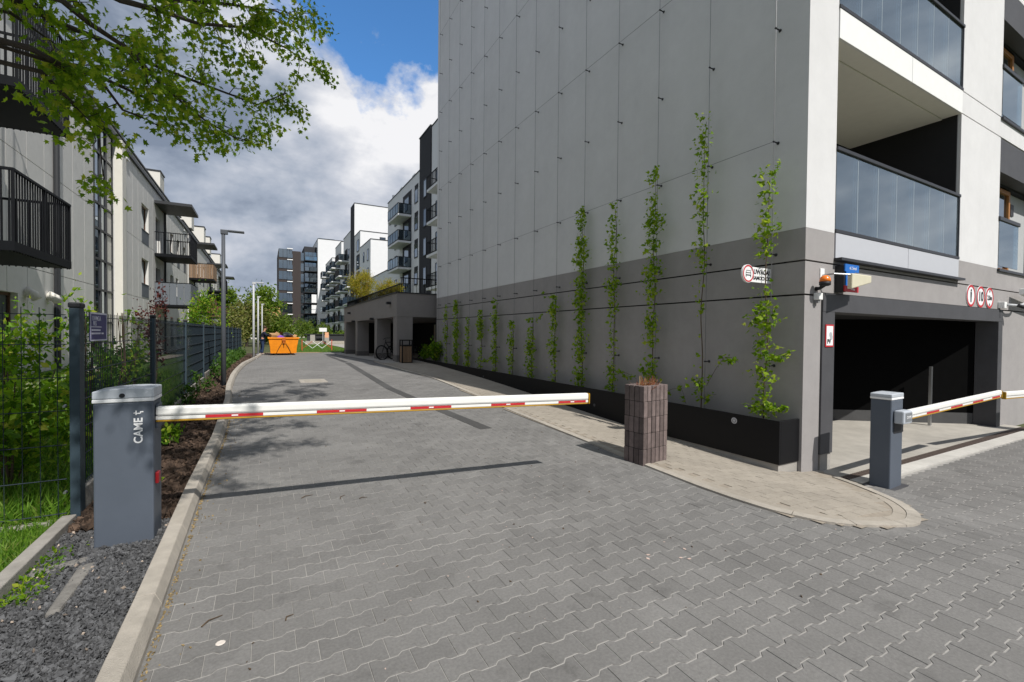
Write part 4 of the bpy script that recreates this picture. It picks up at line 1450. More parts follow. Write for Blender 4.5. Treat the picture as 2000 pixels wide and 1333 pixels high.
scatter("ground_cover_foliage", c, r.uniform(.05, .12, n), *LEAF, rots(n, (.3, 0, .4), .7, r), M_bushB)
n = 500
c = np.stack([r.normal(-1.27, .05, n), r.uniform(3.55, 4.35, n), r.uniform(.01, .05, n)], -1)
c[:, 0] = np.clip(c[:, 0], -1.33, -1.1)
scatter("moss_weeds", c, r.uniform(.018, .045, n), *LEAF, rots(n, (0, 0, .6), .8, r), M_bushA)

# -- maple
TRX, TRY = -2.75, 1.75
maple = thing("maple_tree", "spreading maple with fresh green leaves hanging over the driveway", "tree", (TRX, TRY, 0))
tr = MB()
tr.tube([(TRX, TRY, -.1), (TRX + .02, TRY + .03, 1.2), (TRX + .1, TRY + .1, 2.6), (TRX + .15, TRY + .25, 3.9), (TRX + .2, TRY + .4, 6.2), (TRX + .25, TRY + .5, 9.0)], [.19, .155, .14, .12, .07, .02], 12)
tr.build("trunk", M_bark, maple, smooth=True)
LIMBS = [
    ([(-2.62, 2.0, 3.0), (-1.57, 4.6, 3.97), (-1.455, 4.9, 4.031), (-1.264, 5.2, 4.129), (-0.906, 5.6, 4.185), (-0.548, 6.0, 4.291), (-0.077, 6.4, 4.383), (0.249, 6.7, 4.75)], 0.055, 5.5),
    ([(-2.62, 2.0, 2.9), (-1.244, 4.3, 3.896), (-1.162, 4.5, 3.891), (-0.981, 4.8, 3.906), (-0.778, 5.2, 3.799), (-0.543, 5.6, 3.76), (-0.25, 5.9, 3.724)], 0.05, 5.0),
    ([(-2.62, 2.0, 3.3), (-0.995, 4.6, 4.177), (-0.768, 5.0, 4.403), (-0.557, 5.3, 4.553), (-0.189, 5.7, 4.875), (0.226, 6.1, 4.998), (0.533, 6.4, 5.027)], 0.05, 5.5),
    ([(-2.62, 2.0, 2.6), (-1.4, 4.3, 3.512), (-1.314, 4.7, 3.594), (-1.229, 5.0, 3.723), (-1.024, 5.4, 3.793), (-0.77, 5.8, 3.91), (-0.504, 6.2, 3.927)], 0.045, 4.5),
    ([(-2.62, 2.0, 2.5), (-1.413, 4.5, 3.453), (-1.362, 4.9, 3.425), (-1.347, 5.1, 3.401), (-1.289, 5.3, 3.286), (-1.29, 5.4, 2.995)], 0.035, 4.2),
    ([(-2.62, 2.0, 3.8), (-0.851, 5.2, 4.612), (-0.407, 5.7, 5.054), (0.121, 6.3, 5.528), (0.495, 6.7, 5.646)], 0.045, 6.0),
    ([(-2.62, 2.0, 2.9), (-1.602, 4.2, 3.671), (-1.567, 4.5, 3.818), (-1.534, 4.8, 3.879), (-1.478, 5.1, 3.925)], 0.04, 4.0),
    ([(-2.62, 2.0, 2.7), (-1.205, 4.9, 3.68), (-1.108, 5.2, 3.554), (-0.982, 5.5, 3.616), (-0.833, 5.7, 3.593)], 0.03, 4.0),
    ([(-2.52, 2.1, 4.6), (-1.72, 1.65, 5.2), (-0.91, 1.2, 5.65), (-0.01, 0.7, 5.89), (0.7, 0.3, 6.0)], 0.05, 8.5),
    ([(-2.52, 2.1, 4.6), (-1.66, 1.9, 5.25), (-0.81, 1.7, 5.75), (0.15, 1.48, 6.05), (0.9, 1.3, 6.2)], 0.05, 8.5),
    ([(-2.52, 2.1, 4.6), (-1.52, 2.12, 5.35), (-0.51, 2.15, 5.95), (0.62, 2.18, 6.36), (1.5, 2.2, 6.6)], 0.05, 8.5),
    ([(-2.52, 2.1, 4.6), (-1.39, 2.43, 5.45), (-0.26, 2.75, 6.15), (1.01, 3.11, 6.67), (2.0, 3.4, 7.0)], 0.05, 8.5),
    ([(-2.52, 2.1, 4.6), (-1.59, 2.58, 5.42), (-0.66, 3.05, 6.1), (0.38, 3.58, 6.59), (1.2, 4.0, 6.9)], 0.05, 8.5),
    ([(-2.52, 2.1, 4.6), (-1.32, 2.72, 5.57), (-0.11, 3.35, 6.4), (1.24, 4.05, 7.06), (2.3, 4.6, 7.5)], 0.05, 8.5),
    ([(-2.52, 2.1, 4.6), (-1.22, 2.98, 5.7), (0.09, 3.85, 6.65), (1.55, 4.83, 7.45), (2.7, 5.6, 8.0)], 0.05, 8.5),
    ([(-2.52, 2.1, 4.6), (-1.66, 2.88, 5.52), (-0.81, 3.65, 6.3), (0.15, 4.52, 6.91), (0.9, 5.2, 7.3)], 0.05, 8.5),
    ([(-2.52, 2.1, 4.6), (-1.44, 3.12, 5.75), (-0.36, 4.15, 6.75), (0.85, 5.3, 7.61), (1.8, 6.2, 8.2)], 0.05, 8.5),
    ([(-2.52, 2.1, 4.6), (-1.79, 2.22, 5.22), (-1.06, 2.35, 5.7), (-0.24, 2.49, 5.97), (0.4, 2.6, 6.1)], 0.05, 8.5),
    ([(-2.52, 2.1, 4.6), (-1.87, 1.63, 5.1), (-1.21, 1.15, 5.45), (-0.48, 0.62, 5.58), (0.1, 0.2, 5.6)], 0.05, 8.5),
    ([(-2.52, 2.1, 4.6), (-1.99, 1.83, 5.1), (-1.46, 1.55, 5.45), (-0.87, 1.24, 5.58), (-0.4, 1.0, 5.6)], 0.05, 8.5),
    ([(-2.52, 2.1, 4.6), (-1.64, 2.28, 5.32), (-0.76, 2.45, 5.9), (0.23, 2.65, 6.28), (1.0, 2.8, 6.5)], 0.05, 8.5),
    ([(-2.52, 2.1, 4.6), (-1.72, 2.72, 5.45), (-0.91, 3.35, 6.15), (-0.01, 4.05, 6.67), (0.7, 4.6, 7.0)], 0.05, 8.5),
    ([(-2.52, 2.1, 4.6), (-1.49, 1.83, 5.32), (-0.46, 1.55, 5.9), (0.69, 1.24, 6.28), (1.6, 1.0, 6.5)], 0.05, 8.5),
    ([(-2.52, 2.1, 4.6), (-1.52, 2.82, 5.55), (-0.51, 3.55, 6.35), (0.62, 4.36, 6.98), (1.5, 5.0, 7.4)], 0.05, 8.5),
    ([(-2.52, 2.1, 4.6), (-2.24, 1.63, 5.2), (-1.96, 1.15, 5.65), (-1.65, 0.62, 5.89), (-1.4, 0.2, 6.0)], 0.05, 8.5),
]
br = MB()
r = np.random.default_rng(21)
leafc, leaft = [], []


def twig(p, d, L_, rad, depth):
    """A twig with leaf clusters at its joints; the leaves droop."""
    pts_ = [p]
    n = 3
    for i in range(n):
        d = (d + Vector(r.normal(0, .28, 3)) + Vector((0, 0, -.06))).normalized()
        pts_.append(pts_[-1] + d * (L_ / n))
    br.tube(pts_, [rad, rad * .8, rad * .6, rad * .35], 5, cap=False)
    if depth:
        for q in (1, 2):
            if r.random() < .85:
                twig(pts_[q], (d + Vector(r.normal(0, .7, 3))).normalized(), L_ * .6, rad * .6, depth - 1)
    for q in (1, 2, 3):
        k = r.integers(7, 15) if q == 3 else r.integers(4, 9)
        for _ in range(k):
            o = Vector(r.normal(0, .05, 3)) + Vector((0, 0, -.03))
            leafc.append(tuple(pts_[q] + o))
            leaft.append((o.x * 6 + r.normal(0, .3), o.y * 6 + r.normal(0, .3), -.75 + r.normal(0, .3)))


for limb, r0, dens_ in LIMBS:
    limb = [Vector(p) for p in limb]
    m = len(limb)
    br.tube(limb, [r0 * .55 * (1 - .82 * i / (m - 1)) for i in range(m)], 7, cap=False)
    for q_, (a, b) in enumerate(zip(limb[:-1], limb[1:])):
        L_ = (b - a).length
        k = max(1, int(L_ * dens_ * (1.35 if q_ else .12)))
        for _ in range(k):
            f = r.random()
            p = a.lerp(b, f)
            d = ((b - a).normalized() * .8 + Vector(r.normal(0, .75, 3))).normalized()
            twig(p, d, r.uniform(.22, .5), .0055, 1)
br.build("branches", M_bark, maple)
leafc, leaft = np.array(leafc), np.array(leaft)
M_maple = leaf_mat("maple_leaf", [(0, (.09, .17, .012)), (.4, (.18, .29, .016)), (.75, (.27, .37, .022)), (1, (.36, .37, .05))], .5)
scatter("foliage", leafc, r.uniform(.030, .062, len(leafc)), *MAPLE, rots(len(leafc), leaft, .25, r), M_maple, maple)
print("maple leaves", len(leafc))
# ------------------------------------------------------------------ street lamps
M_lampd = mat("lamp_grey", (0.085, 0.092, 0.105), .45, .1, 10, .05)
M_lampw = mat("galvanised", (0.50, 0.51, 0.53), .45, .08, 14, .05)


def lamp(label, x, y, h, m, arm):
    z = zf(x, y)
    t = thing("street_lamp", label, "street lamp", (x, y, z), "street lamps along the kerb")
    MB().tube([(x, y, z - .1), (x, y, z + h * .5), (x, y, z + h)], [.056, .047, .038], 14).build("pole", m, t, smooth=True)
    MB().box(x - .13, x + .13, y - .13, y + .13, z, z + .03).build("base_plate", m, t)
    a = MB()
    a.box(x - .055, x + .09, y - .05, y + .05, z + h - .03, z + h + .075)
    a.build("bracket", m, t, bevel=.01)
    MB().box(x + .092, x + arm, y - .075, y + .075, z + h + .035, z + h + .075).build("lamp_head", m, t, bevel=.012)


lamp("tall dark grey street lamp standing in the bark mulch by the fence", -.85, 12.45, 3.60, M_lampd, .42)
lamp("white street lamp post in front, nearest of the pale row by the kerb", -.47, 24.4, 3.55, M_lampw, .42)
lamp("pale street lamp post second in the row, left of the orange skip", -.37, 31.6, 3.5, M_lampw, .16)
lamp("pale street lamp post beyond the person at the skip", -.2, 40.0, 3.5, M_lampw, .16)

# ------------------------------------------------------------------ long low apartment building behind the fence
M_clad = mat("fibre_cladding", (0.64, 0.63, 0.60), .85, .05, 5, .12, 200, stain=.04)
M_pil = mat("cream_render", (0.66, 0.64, 0.58), .9, .03, 6, .2, 250)
M_fasc = mat("fascia_metal", (0.038, 0.04, 0.044), .5, .06, 10, .03)
M_brown = mat("brown_frame", (0.10, 0.05, 0.03), .5, .1, 20, .05)
M_balc = mat("balcony_metal", (0.007, 0.008, 0.010), .6, .1, 12, .03, spec=.12)
M_grey_p = mat("grey_screen", (0.13, 0.145, 0.165), .6, .08, 8, .05)
M_slat = mat("larch_slat", (0.24, 0.155, 0.095), .7, .2, 8, .2, 60, stretch=(6, 6, 1), island=.2)
M_slat2 = mat("red_slat", (0.16, 0.055, 0.035), .7, .2, 8, .2, 60, stretch=(6, 6, 1), island=.2)
M_winb = glass_mat("dim_window", (.8, .88, .95), .22, (.02, .022, .022), 0.0, .015, .03)
XA = -5.7


def low_building(label, Y0, Y1, spec, seed):
    b = thing("apartment_building", label, "building", (XA, Y0, 0), "long low apartment houses behind the fence")
    MB().box(-16, XA - .26, Y0, Y1, -.3, 10.2).build("core", M_core, b)
    MB().box(-16, XA + .10, Y0 - .02, Y1 + .02, 9.86, 10.02).build("eaves", M_fasc, b)
    MB().box(-15.5, XA - .45, Y0 + .3, Y1 - .3, 10.02, 10.95).build("attic_wall", M_clad, b)
    MB().box(-15.6, XA - .38, Y0 + .2, Y1 - .2, 10.95, 11.03).build("attic_roof", M_fasc, b)
    holes = spec.get("holes", []) + [(w[0], w[1], w[2], w[3]) for w in spec["windows"]]
    zr = [(-.2, 3.29), (3.31, 6.25), (6.27, 9.86)]
    edges = np.arange(Y0, Y1 + .01, spec.get("pitch", 1.12))
    edges[-1] = Y1
    for (za, zb) in zr:
        for ya, yb in zip(edges[:-1], edges[1:]):
            rs = [(ya + .011, yb - .011, za, zb)]
            for h in holes:
                rs = rect_minus(rs, h)
            for (u0, u1, w0, w1) in rs:
                if u1 - u0 > .03 and w1 - w0 > .03:
                    MB().box(XA - .25, XA, u0, u1, w0, w1).build("cladding_panel", M_clad, b)
    for (u0, u1, w0, w1) in spec["windows"]:
        f = MB()
        f.box(XA - .22, XA - .14, u0, u0 + .08, w0, w1)
        f.box(XA - .22, XA - .14, u1 - .08, u1, w0, w1)
        f.box(XA - .22, XA - .14, u0 + .08, u1 - .08, w0, w0 + .08)
        f.box(XA - .22, XA - .14, u0 + .08, u1 - .08, w1 - .08, w1)
        w = f.build("window", M_brown, b)
        MB().box(XA - .20, XA - .17, u0 + .08, u1 - .08, w0 + .08, w1 - .08).build("pane", M_winb, w)
        if w1 - w0 < 1.6:
            MB().box(XA - .02, XA + .03, u0 - .02, u1 + .02, w0 - .05, w0 - .003).build("sill", M_fasc, b)
            MB().box(XA + .001, XA + .012, u0, u1, w0 - .72, w0 - .055).build("apron_panel", M_grey_p, b)
    return b


def balcony(parent, x1, y0, y1, zb, h, style, bars=True):
    """Cantilevered balcony; style: 'bars', 'screen', 'larch', 'red'."""
    s = MB().box(XA + .004, x1, y0, y1, zb, zb + .18).build("balcony", M_balc, parent)
    zt = zb + h
    rl = MB()
    rl.box(x1 - .05, x1, y0, y1, zt - .05, zt)
    rl.box(XA + .01, x1 - .051, y0, y0 + .05, zt - .05, zt)
    rl.box(XA + .01, x1 - .051, y1 - .05, y1, zt - .05, zt)
    for y in (y0 + .03, (y0 + y1) / 2, y1 - .03):
        rl.box(x1 - .045, x1 - .005, y - .025, y + .025, zb + .18, zt - .05)
    rl.build("railing", M_balc, s)
    if style == "bars":
        n = int((y1 - y0) / .115)
        for i in range(n):
            y = y0 + .06 + (y1 - y0 - .12) * i / (n - 1)
            MB().box(x1 - .035, x1 - .012, y - .011, y + .011, zb - .02, zt - .05).build("bar", M_balc, s)
        n = int((x1 - XA) / .115)
        for i in range(n):
            x = XA + .08 + (x1 - XA - .15) * i / (n - 1)
            for yy_ in (y0 + .02, y1 - .03):
                MB().box(x - .011, x + .011, yy_ - .008, yy_ + .012, zb - .02, zt - .05).build("bar", M_balc, s)
    elif style == "screen":
        n = 5
        for i in range(n):
            a, c = XA + .02 + (x1 - XA - .03) * i / n, XA + .02 + (x1 - XA - .03) * (i + 1) / n
            MB().box(a + .012, c - .012, y0 - .012, y0 + .012, zb + .12, zt - .06).build("screen_panel", M_grey_p, s)
        for i in range(4):
            a, c = y0 + (y1 - y0) * i / 4, y0 + (y1 - y0) * (i + 1) / 4
            MB().box(x1 - .02, x1 + .006, a + .015, c - .015, zb + .12, zt - .06).build("screen_panel", M_grey_p, s)
    else:
        m = M_slat if style == "larch" else M_slat2
        n = 15
        for i in range(n):
            a = XA + .03 + (x1 - XA - .06) * i / n
            MB().box(a, a + (x1 - XA - .06) / n * .82, y0 - .012, y0 + .012, zb + .16, zt - .06).build("slat", m, s)
        for i in range(n):
            a = y0 + (y1 - y0) * i / n
            MB().box(x1 - .02, x1 + .006, a, a + (y1 - y0) / n * .82, zb + .16, zt - .06).build("slat", m, s)
    return s


def bay(parent, Y, styles, canopy=True):
    """Recessed balcony bay: doors, balconies and the flat canopy above."""
    for zb, st in styles:
        balcony(parent, -3.93, Y, Y + 2.9, zb, 1.45, st)
        d = MB().box(XA - .22, XA - .16, Y + .35, Y + 1.65, zb + .2, zb + 2.35).build("balcony_door", M_brown, parent)
        MB().box(XA - .159, XA - .14, Y + .45, Y + 1.55, zb + .3, zb + 2.25).build("pane", M_winb, d)
    if canopy:
        MB().box(XA + .005, -3.88, Y - .05, Y + 3.0, 9.08, 9.24).build("canopy", M_fasc, parent)
    MB().tube([(XA + .08, Y + 2.75, 0), (XA + .08, Y + 2.75, 9.8)], .06, 8).build("downpipe", M_fasc, parent)


gl0, gl1 = 22.65, 24.55
win = [(30.27, 31.9, 6.98, 8.34), (30.24, 31.85, 4.10, 5.44), (14.2, 16.65, .25, 2.55), (12.6, 14.4, 3.35, 5.5), (12.6, 14.4, 6.35, 8.5), (27.2, 28.0, .3, 2.5),
       (38.5, 39.6, 4.1, 5.44), (40.6, 41.7, 4.1, 5.44), (38.5, 39.6, 7.0, 8.34), (41.2, 42.3, 7.0, 8.34), (38.5, 39.6, 1.2, 2.5), (41, 42.1, 1.2, 2.5), (44.2, 45.3, 7.0, 8.3)]
bay_doors = [(33.75, 35.05, z + .2, z + 2.35) for z in (3.0, 6.0)]
lb = low_building("long low apartment house with pale panels, glass stair strip and black barred balconies", 6.0, 46.4,
                  {"windows": win, "holes": [(gl0, 25.45, -.3, 9.9)] + bay_doors, "pitch": 1.12}, 1)
# stair glazing and the projecting pilaster
sg = MB()
sg.box(XA - .25, XA - .05, gl0, gl0 + .42, -.2, 9.8)
for z in (.6, 1.9, 3.2, 4.4, 5.6, 6.6, 7.6, 8.6):
    sg.box(XA - .14, XA - .05, gl0 + .421, 25.40, z - .04, z + .04)
for y in (gl0 + 1.1, gl0 + 1.85, 25.36):
    sg.box(XA - .13, XA - .045, y - .05, y + .05, -.2, 9.8)
sg = sg.build("stair_glazing", M_fasc, lb)
for z0, z1 in zip((-.2, .6, 1.9, 3.2, 4.4, 5.6, 6.6, 7.6, 8.6), (.6, 1.9, 3.2, 4.4, 5.6, 6.6, 7.6, 8.6, 9.8)):
    for y0, y1 in ((gl0 + .43, gl0 + 1.05), (gl0 + 1.15, gl0 + 1.80)):
        MB().box(XA - .12, XA - .09, y0, y1, z0 + .045, z1 - .045).build("pane", M_win, sg)
    MB().box(XA - .12, XA - .09, gl0 + 1.90, 25.30, z0 + .045, z1 - .045).build("infill_panel", M_pil, sg)
MB().box(XA - .2, XA + .26, 25.46, 26.1, -.2, 9.84).build("pilaster", M_pil, lb)
balcony(lb, -4.2, 12.15, 15.05, 3.10, 1.58, "bars")
balcony(lb, -4.2, 12.35, 15.0, 6.30, 2.2, "bars")
bay(lb, 33.4, [(3.02, "screen"), (5.98, "bars")])
MB().tube([(XA + .07, 19.0, 0), (XA + .07, 19.0, 9.8)], .075, 10).build("downpipe", M_fasc, lb)
for y in (17.05, 18.5):
    hm = MB()
    hm.tube([(XA + .005, y, 2.50), (XA + .10, y, 2.64), (XA + .16, y, 2.56), (XA + .24, y, 2.42)], [.10, .12, .12, .11], 10)
    hm.build("vent_hood", M_pil, lb, smooth=True)
for y in (27.0, 36.0, 44.0):
    MB().box(XA + .02, XA + .10, y, y + .5, 9.55, 9.62).build("eaves_lamp", M_print, lb)
for y in (47.5,):
    pass
ch = MB().box(-7.2, -6.2, 38.2, 39.6, 11.03, 12.3).build("chimney", M_pil, lb)
MB().box(-7.25, -6.15, 38.15, 39.65, 12.3, 12.38).build("cap", M_fasc, ch)

win2 = [(y, y + 1.1, z, z + 1.35) for y in (51.5, 54.0, 57.0, 65.5, 68, 71, 79, 82) for z in (1.2, 4.1, 7.0)]
lb2 = low_building("far low apartment house with wooden slatted balconies and cream chimneys", 46.9, 90.0, {"windows": win2, "holes": [], "pitch": 1.9}, 2)
bay(lb2, 47.1, [(5.98, "larch"), (3.02, "red")])
bay(lb2, 60.8, [(5.98, "bars"), (3.02, "red")])
bay(lb2, 74.5, [(5.98, "screen"), (3.02, "screen")])
for y in (50.5, 60, 66, 80):
    ch = MB().box(-7.0, -5.9, y, y + 1.6, 11.03, 13.0).build("chimney", M_pil, lb2)
    MB().box(-7.05, -5.85, y - .05, y + 1.65, 13.0, 13.1).build("cap", M_fasc, ch)

path = structure(sheet("garden_path", [(y, -4.9, -4.1) for y in np.arange(5.6, 33, 1.5)], .02, M_beige))

# ------------------------------------------------------------------ arcade (podium) past the wall
M_pod = mat("podium_render", (0.27, 0.25, 0.24), .92, .05, 6, .25, 300, stain=.05)
M_pods = mat("podium_plinth", (0.15, 0.14, 0.135), .92, .08, 6, .25, 300)
pod = thing("arcade_building", "dark grey arcade with square pillars and a black railing on its roof", "building", (4.61, 18, .4))
MB().box(4.61, 30, 18.0, 31.6, 2.235, 3.19).build("roof_block", M_pod, pod, bevel=.01)
MB().box(4.57, 30, 17.96, 31.64, 3.19, 3.225).build("coping", M_fasc, pod)
for ya, yb in ((18.0, 18.6), (21.65, 22.2), (26.8, 27.4), (30.9, 31.6)):
    c = MB().box(4.625, 5.27, ya + .012, yb, .0, 2.234).build("pillar", M_pod, pod, bevel=.008)
    MB().box(4.615, 5.28, ya + .004, yb + .008, 0, zf(4.8, ya) + .28).build("plinth", M_pods, c)
bw_ = MB()
bw_.box(9.2, 9.4, 18, 31.6, 0, 2.23)
bw_.box(5.3, 30, 31.3, 31.6, 0, 2.23)
bw_.box(6.1, 9.3, 17.45, 17.6, 0, 2.23)
bw_.build("wall", M_char, pod)
MB().box(9.12, 9.199, 25.2, 26.6, .3, 2.1).build("door", M_pil, pod)
ff_ = structure(sheet("arcade_floor", [(y, 4.0, 9.2) for y in np.arange(17.6, 31.9, 1.0)], .02, M_conc))
rl = MB()
rl.box(4.76, 4.80, 18.15, 31.5, 3.54, 3.58)
rl.box(4.80, 13, 18.15, 18.19, 3.80, 3.84)
rl = rl.build("railing", M_balc, pod)
for y in np.arange(18.17, 31.5, .14):
    MB().box(4.77, 4.79, y - .009, y + .009, 3.22, 3.54).build("bar", M_balc, rl)
for x in np.arange(4.84, 13, .16):
    MB().box(x - .009, x + .009, 18.16, 18.18, 3.22, 3.80).build("bar", M_balc, rl)
for y, z in ((18.9, 2.78), (22.3, 2.20), (27.5, 2.18), (29.0, 2.72)):
    MB().box(4.44, 4.605, y, y + .22, z, z + .10).build("wall_lamp", M_dark, pod)
for lab, x, y, h, rd, n, sd in (("tall yellow bamboo bush on the arcade roof behind the railing", 5.7, 30.9, 2.55, 1.0, 4200, 51),
                                ("smaller yellow green bamboo bush on the arcade roof", 6.75, 28.6, 1.75, 1.05, 3200, 52)):
    r = np.random.default_rng(sd)
    t = thing("bamboo", lab, "bamboo", (x, y, 3.2), "bamboo on the arcade roof")
    st = MB()
    for i in range(26):
        a = r.uniform(0, 6.28)
        q = r.uniform(.1, 1)
        st.tube([(x + rd * .3 * q * math.cos(a), y + rd * .3 * q * math.sin(a), 3.2), (x + rd * .6 * q * math.cos(a), y + rd * .6 * q * math.sin(a), 3.2 + h * .6), (x + rd * q * math.cos(a), y + rd * q * math.sin(a), 3.2 + h * r.uniform(.8, 1))], [.014, .011, .004], 5)
    st.build("culms", mat("culm", (0.35, 0.25, 0.05), .6, .2, 20, 0), t)
    c = clumps(n, (x, y, 3.2 + h * .58), (rd, rd, h * .48), 40, r, .3)
    scatter("foliage", c, r.uniform(.09, .20, n), [(0, 0, 0), (.11, .4, .03), (0, 1, -.1), (-.11, .4, .03)], LEAF[1], rots(n, (0, 0, .2), .8, r), M_yel, t)
shrub("leafy green plant at the far end of the black trough", 5.86, 16.9, .95, .34, 800, M_bushA, (.07, .15), 9, 61, "trough_plant", 3, "plant", "plants in the trough end")
shrub("low green plant spilling from the trough under the arcade", 5.86, 18.3, .72, .36, 700, M_bushA, (.07, .14), 8, 62, "trough_plant", 3, "plant", "plants in the trough end")

t = thing("litter_bin", "wood clad litter bin with black hoop top beside the arcade pillar", "litter bin", (4.86, 17.5, zf(4.86, 17.5)))
z0 = zf(4.86, 17.5)
MB().box(4.68, 5.04, 17.34, 17.66, z0 + .02, z0 + .72).build("liner", M_black, t)
for i in range(4):
    MB().box(4.685 + .088 * i, 4.685 + .088 * i + .080, 17.318, 17.338, z0 + .04, z0 + .66).build("slat", M_slat, t)
    MB().box(4.658, 4.678, 17.345 + .078 * i, 17.345 + .078 * i + .070, z0 + .04, z0 + .66).build("slat", M_slat, t)
fr_ = MB()
for x in (4.665, 5.05):
    for y in (17.325, 17.67):
        fr_.box(x - .02, x + .02, y - .02, y + .02, z0, z0 + .92)
for z in (.70, .90):
    fr_.box(4.645, 5.07, 17.312, 17.345, z0 + z - .02, z0 + z + .02)
    fr_.box(4.645, 5.07, 17.655, 17.685, z0 + z - .02, z0 + z + .02)
fr_.build("frame", M_black, t)

# bicycles leaning between the pillars
def bicycle(label, x, y, rz, s=1.0):
    z = zf(x, y)
    t = thing("bicycle", label, "bicycle", (x, y, z), "bicycles under the arcade")
    M = Matrix.Translation((x, y, z)) @ Matrix.Rotation(rz, 4, "Z") @ Matrix.Rotation(math.radians(8), 4, "X") @ Matrix.Scale(s, 4)
    P = {"bb": (.0, 0, .28), "rear": (-.44, 0, .34), "seat": (-.20, 0, .80), "head": (.36, 0, .80), "front": (.60, 0, .34), "ht": (.33, 0, .92)}
    fr = MB()
    for a, b, q in (("bb", "seat", .018), ("bb", "head", .022), ("seat", "head", .018), ("bb", "rear", .012), ("seat", "rear", .011), ("head", "front", .015), ("head", "ht", .016)):
        fr.tube([P[a], P[b]], q, 6)
    fr.xf(M).build("frame", M_dark, t)
    for c in ("rear", "front"):
        w = MB().ring((P[c][0], -.02, P[c][2]), (0, 1, 0), .285, .335, .04, 24).xf(M).build("wheel", M_black, t)
        sp = MB()
        for k in range(12):
            a = k * math.pi / 6
            sp.tube([(P[c][0], 0, P[c][2]), (P[c][0] + .285 * math.cos(a), 0, P[c][2] + .285 * math.sin(a))], .003, 3)
        sp.xf(M).build("spokes", M_steel, w)
    MB().tube([(.24, -.28, .96), (.34, -.06, .98), (.34, .06, .98), (.24, .28, .96)], .014, 6).xf(M).build("handlebar", M_dark, t)
    MB().poly([(-.36, -.08, .84), (-.36, .08, .84), (-.08, .025, .84), (-.08, -.025, .84), (-.36, -.08, .88), (-.36, .08, .88), (-.08, .025, .87), (-.08, -.025, .87)], [(0, 1, 2, 3), (4, 7, 6, 5), (0, 4, 5, 1), (1, 5, 6, 2), (2, 6, 7, 3), (3, 7, 4, 0)]).xf(M).build("saddle", M_black, t)
    MB().tube([(0, -.09, .45), (0, -.07, .28), (0, .07, .28), (0, .09, .11)], .012, 5).xf(M).build("crank", M_steel, t)


bicycle("dark bicycle leaning between the arcade pillars behind the litter bin", 5.05, 20.2, math.radians(205))
bicycle("second dark bicycle deeper under the arcade", 5.7, 20.5, math.radians(190))
# ------------------------------------------------------------------ skip, worker and building-site bits
M_or = mat("skip_orange", (0.80, 0.255, 0.008), .6, .14, 5, .3, 20, stain=.12)
sk = thing("skip", "orange steel skip heaped with rubbish at the end of the driveway", "skip", (1.0, 31.8, .16))
z0 = .16
b = MB()
xb0, xb1, xt0, xt1 = .29, 1.69, .19, 1.80
ya, yb_ = 30.55, 33.0
pf = [(xt0, ya, z0 + 1.02), (xt1, ya, z0 + 1.02), (xt1 - .03, ya + .02, z0 + .75), (xt1 - .07, ya + .04, z0 + .55), (xb1, ya + .10, z0 + .12), (xb0, ya + .10, z0 + .12), (xt0 + .07, ya + .04, z0 + .55), (xt0 + .03, ya + .02, z0 + .75)]
pbk = [(x, yb_ - (y - ya), z) for x, y, z in pf]
n = 8
b.poly(pf + pbk, [tuple(range(n - 1, -1, -1)), tuple(range(n, 2 * n))] + [(i, (i + 1) % n, n + (i + 1) % n, n + i) for i in range(1, n)])
b.build("body", M_or, sk)
rm = MB()
rm.box(xt0 - .05, xt1 + .05, ya - .05, ya + .03, z0 + .99, z0 + 1.08)
rm.box(xt0 - .05, xt1 + .05, yb_ - .03, yb_ + .05, z0 + .99, z0 + 1.08)
rm.box(xt0 - .05, xt0 + .03, ya + .031, yb_ - .031, z0 + .99, z0 + 1.08)
rm.box(xt1 - .03, xt1 + .05, ya + .031, yb_ - .031, z0 + .99, z0 + 1.08)
rm.build("rim", M_or, sk, bevel=.015)
lu = MB()
lu.box(.90, 1.10, ya - .075, ya - .01, z0 + .86, z0 + 1.04)
lu.box(.94, 1.06, ya - .06, ya - .0, z0 + .72, z0 + .859)
lu.build("lifting_lug", mat("rusty_orange", (0.40, 0.10, 0.01), .7, .3, 20, .2), sk)
for s in (-1, 1):
    MB().tube([(1.0 + s * .09, ya - .03, z0 + .76), (1.0 + s * .26, ya + .02, z0 + .45), (1.0 + s * .40, ya + .07, z0 + .13)], .012, 6).build("chain", M_dark, sk)
MB().tube([(1.0, ya - .05, z0 + .72), (1.0, ya + .02, z0 + .48)], .014, 6).build("hook", M_dark, sk)
for x in (.52, 1.32):
    MB().box(x, x + .12, ya + .15, yb_ - .15, z0, z0 + .125).build("skid", M_dark, sk)
M_card = mat("cardboard", (0.42, 0.25, 0.12), .9, .1, 10, .1)
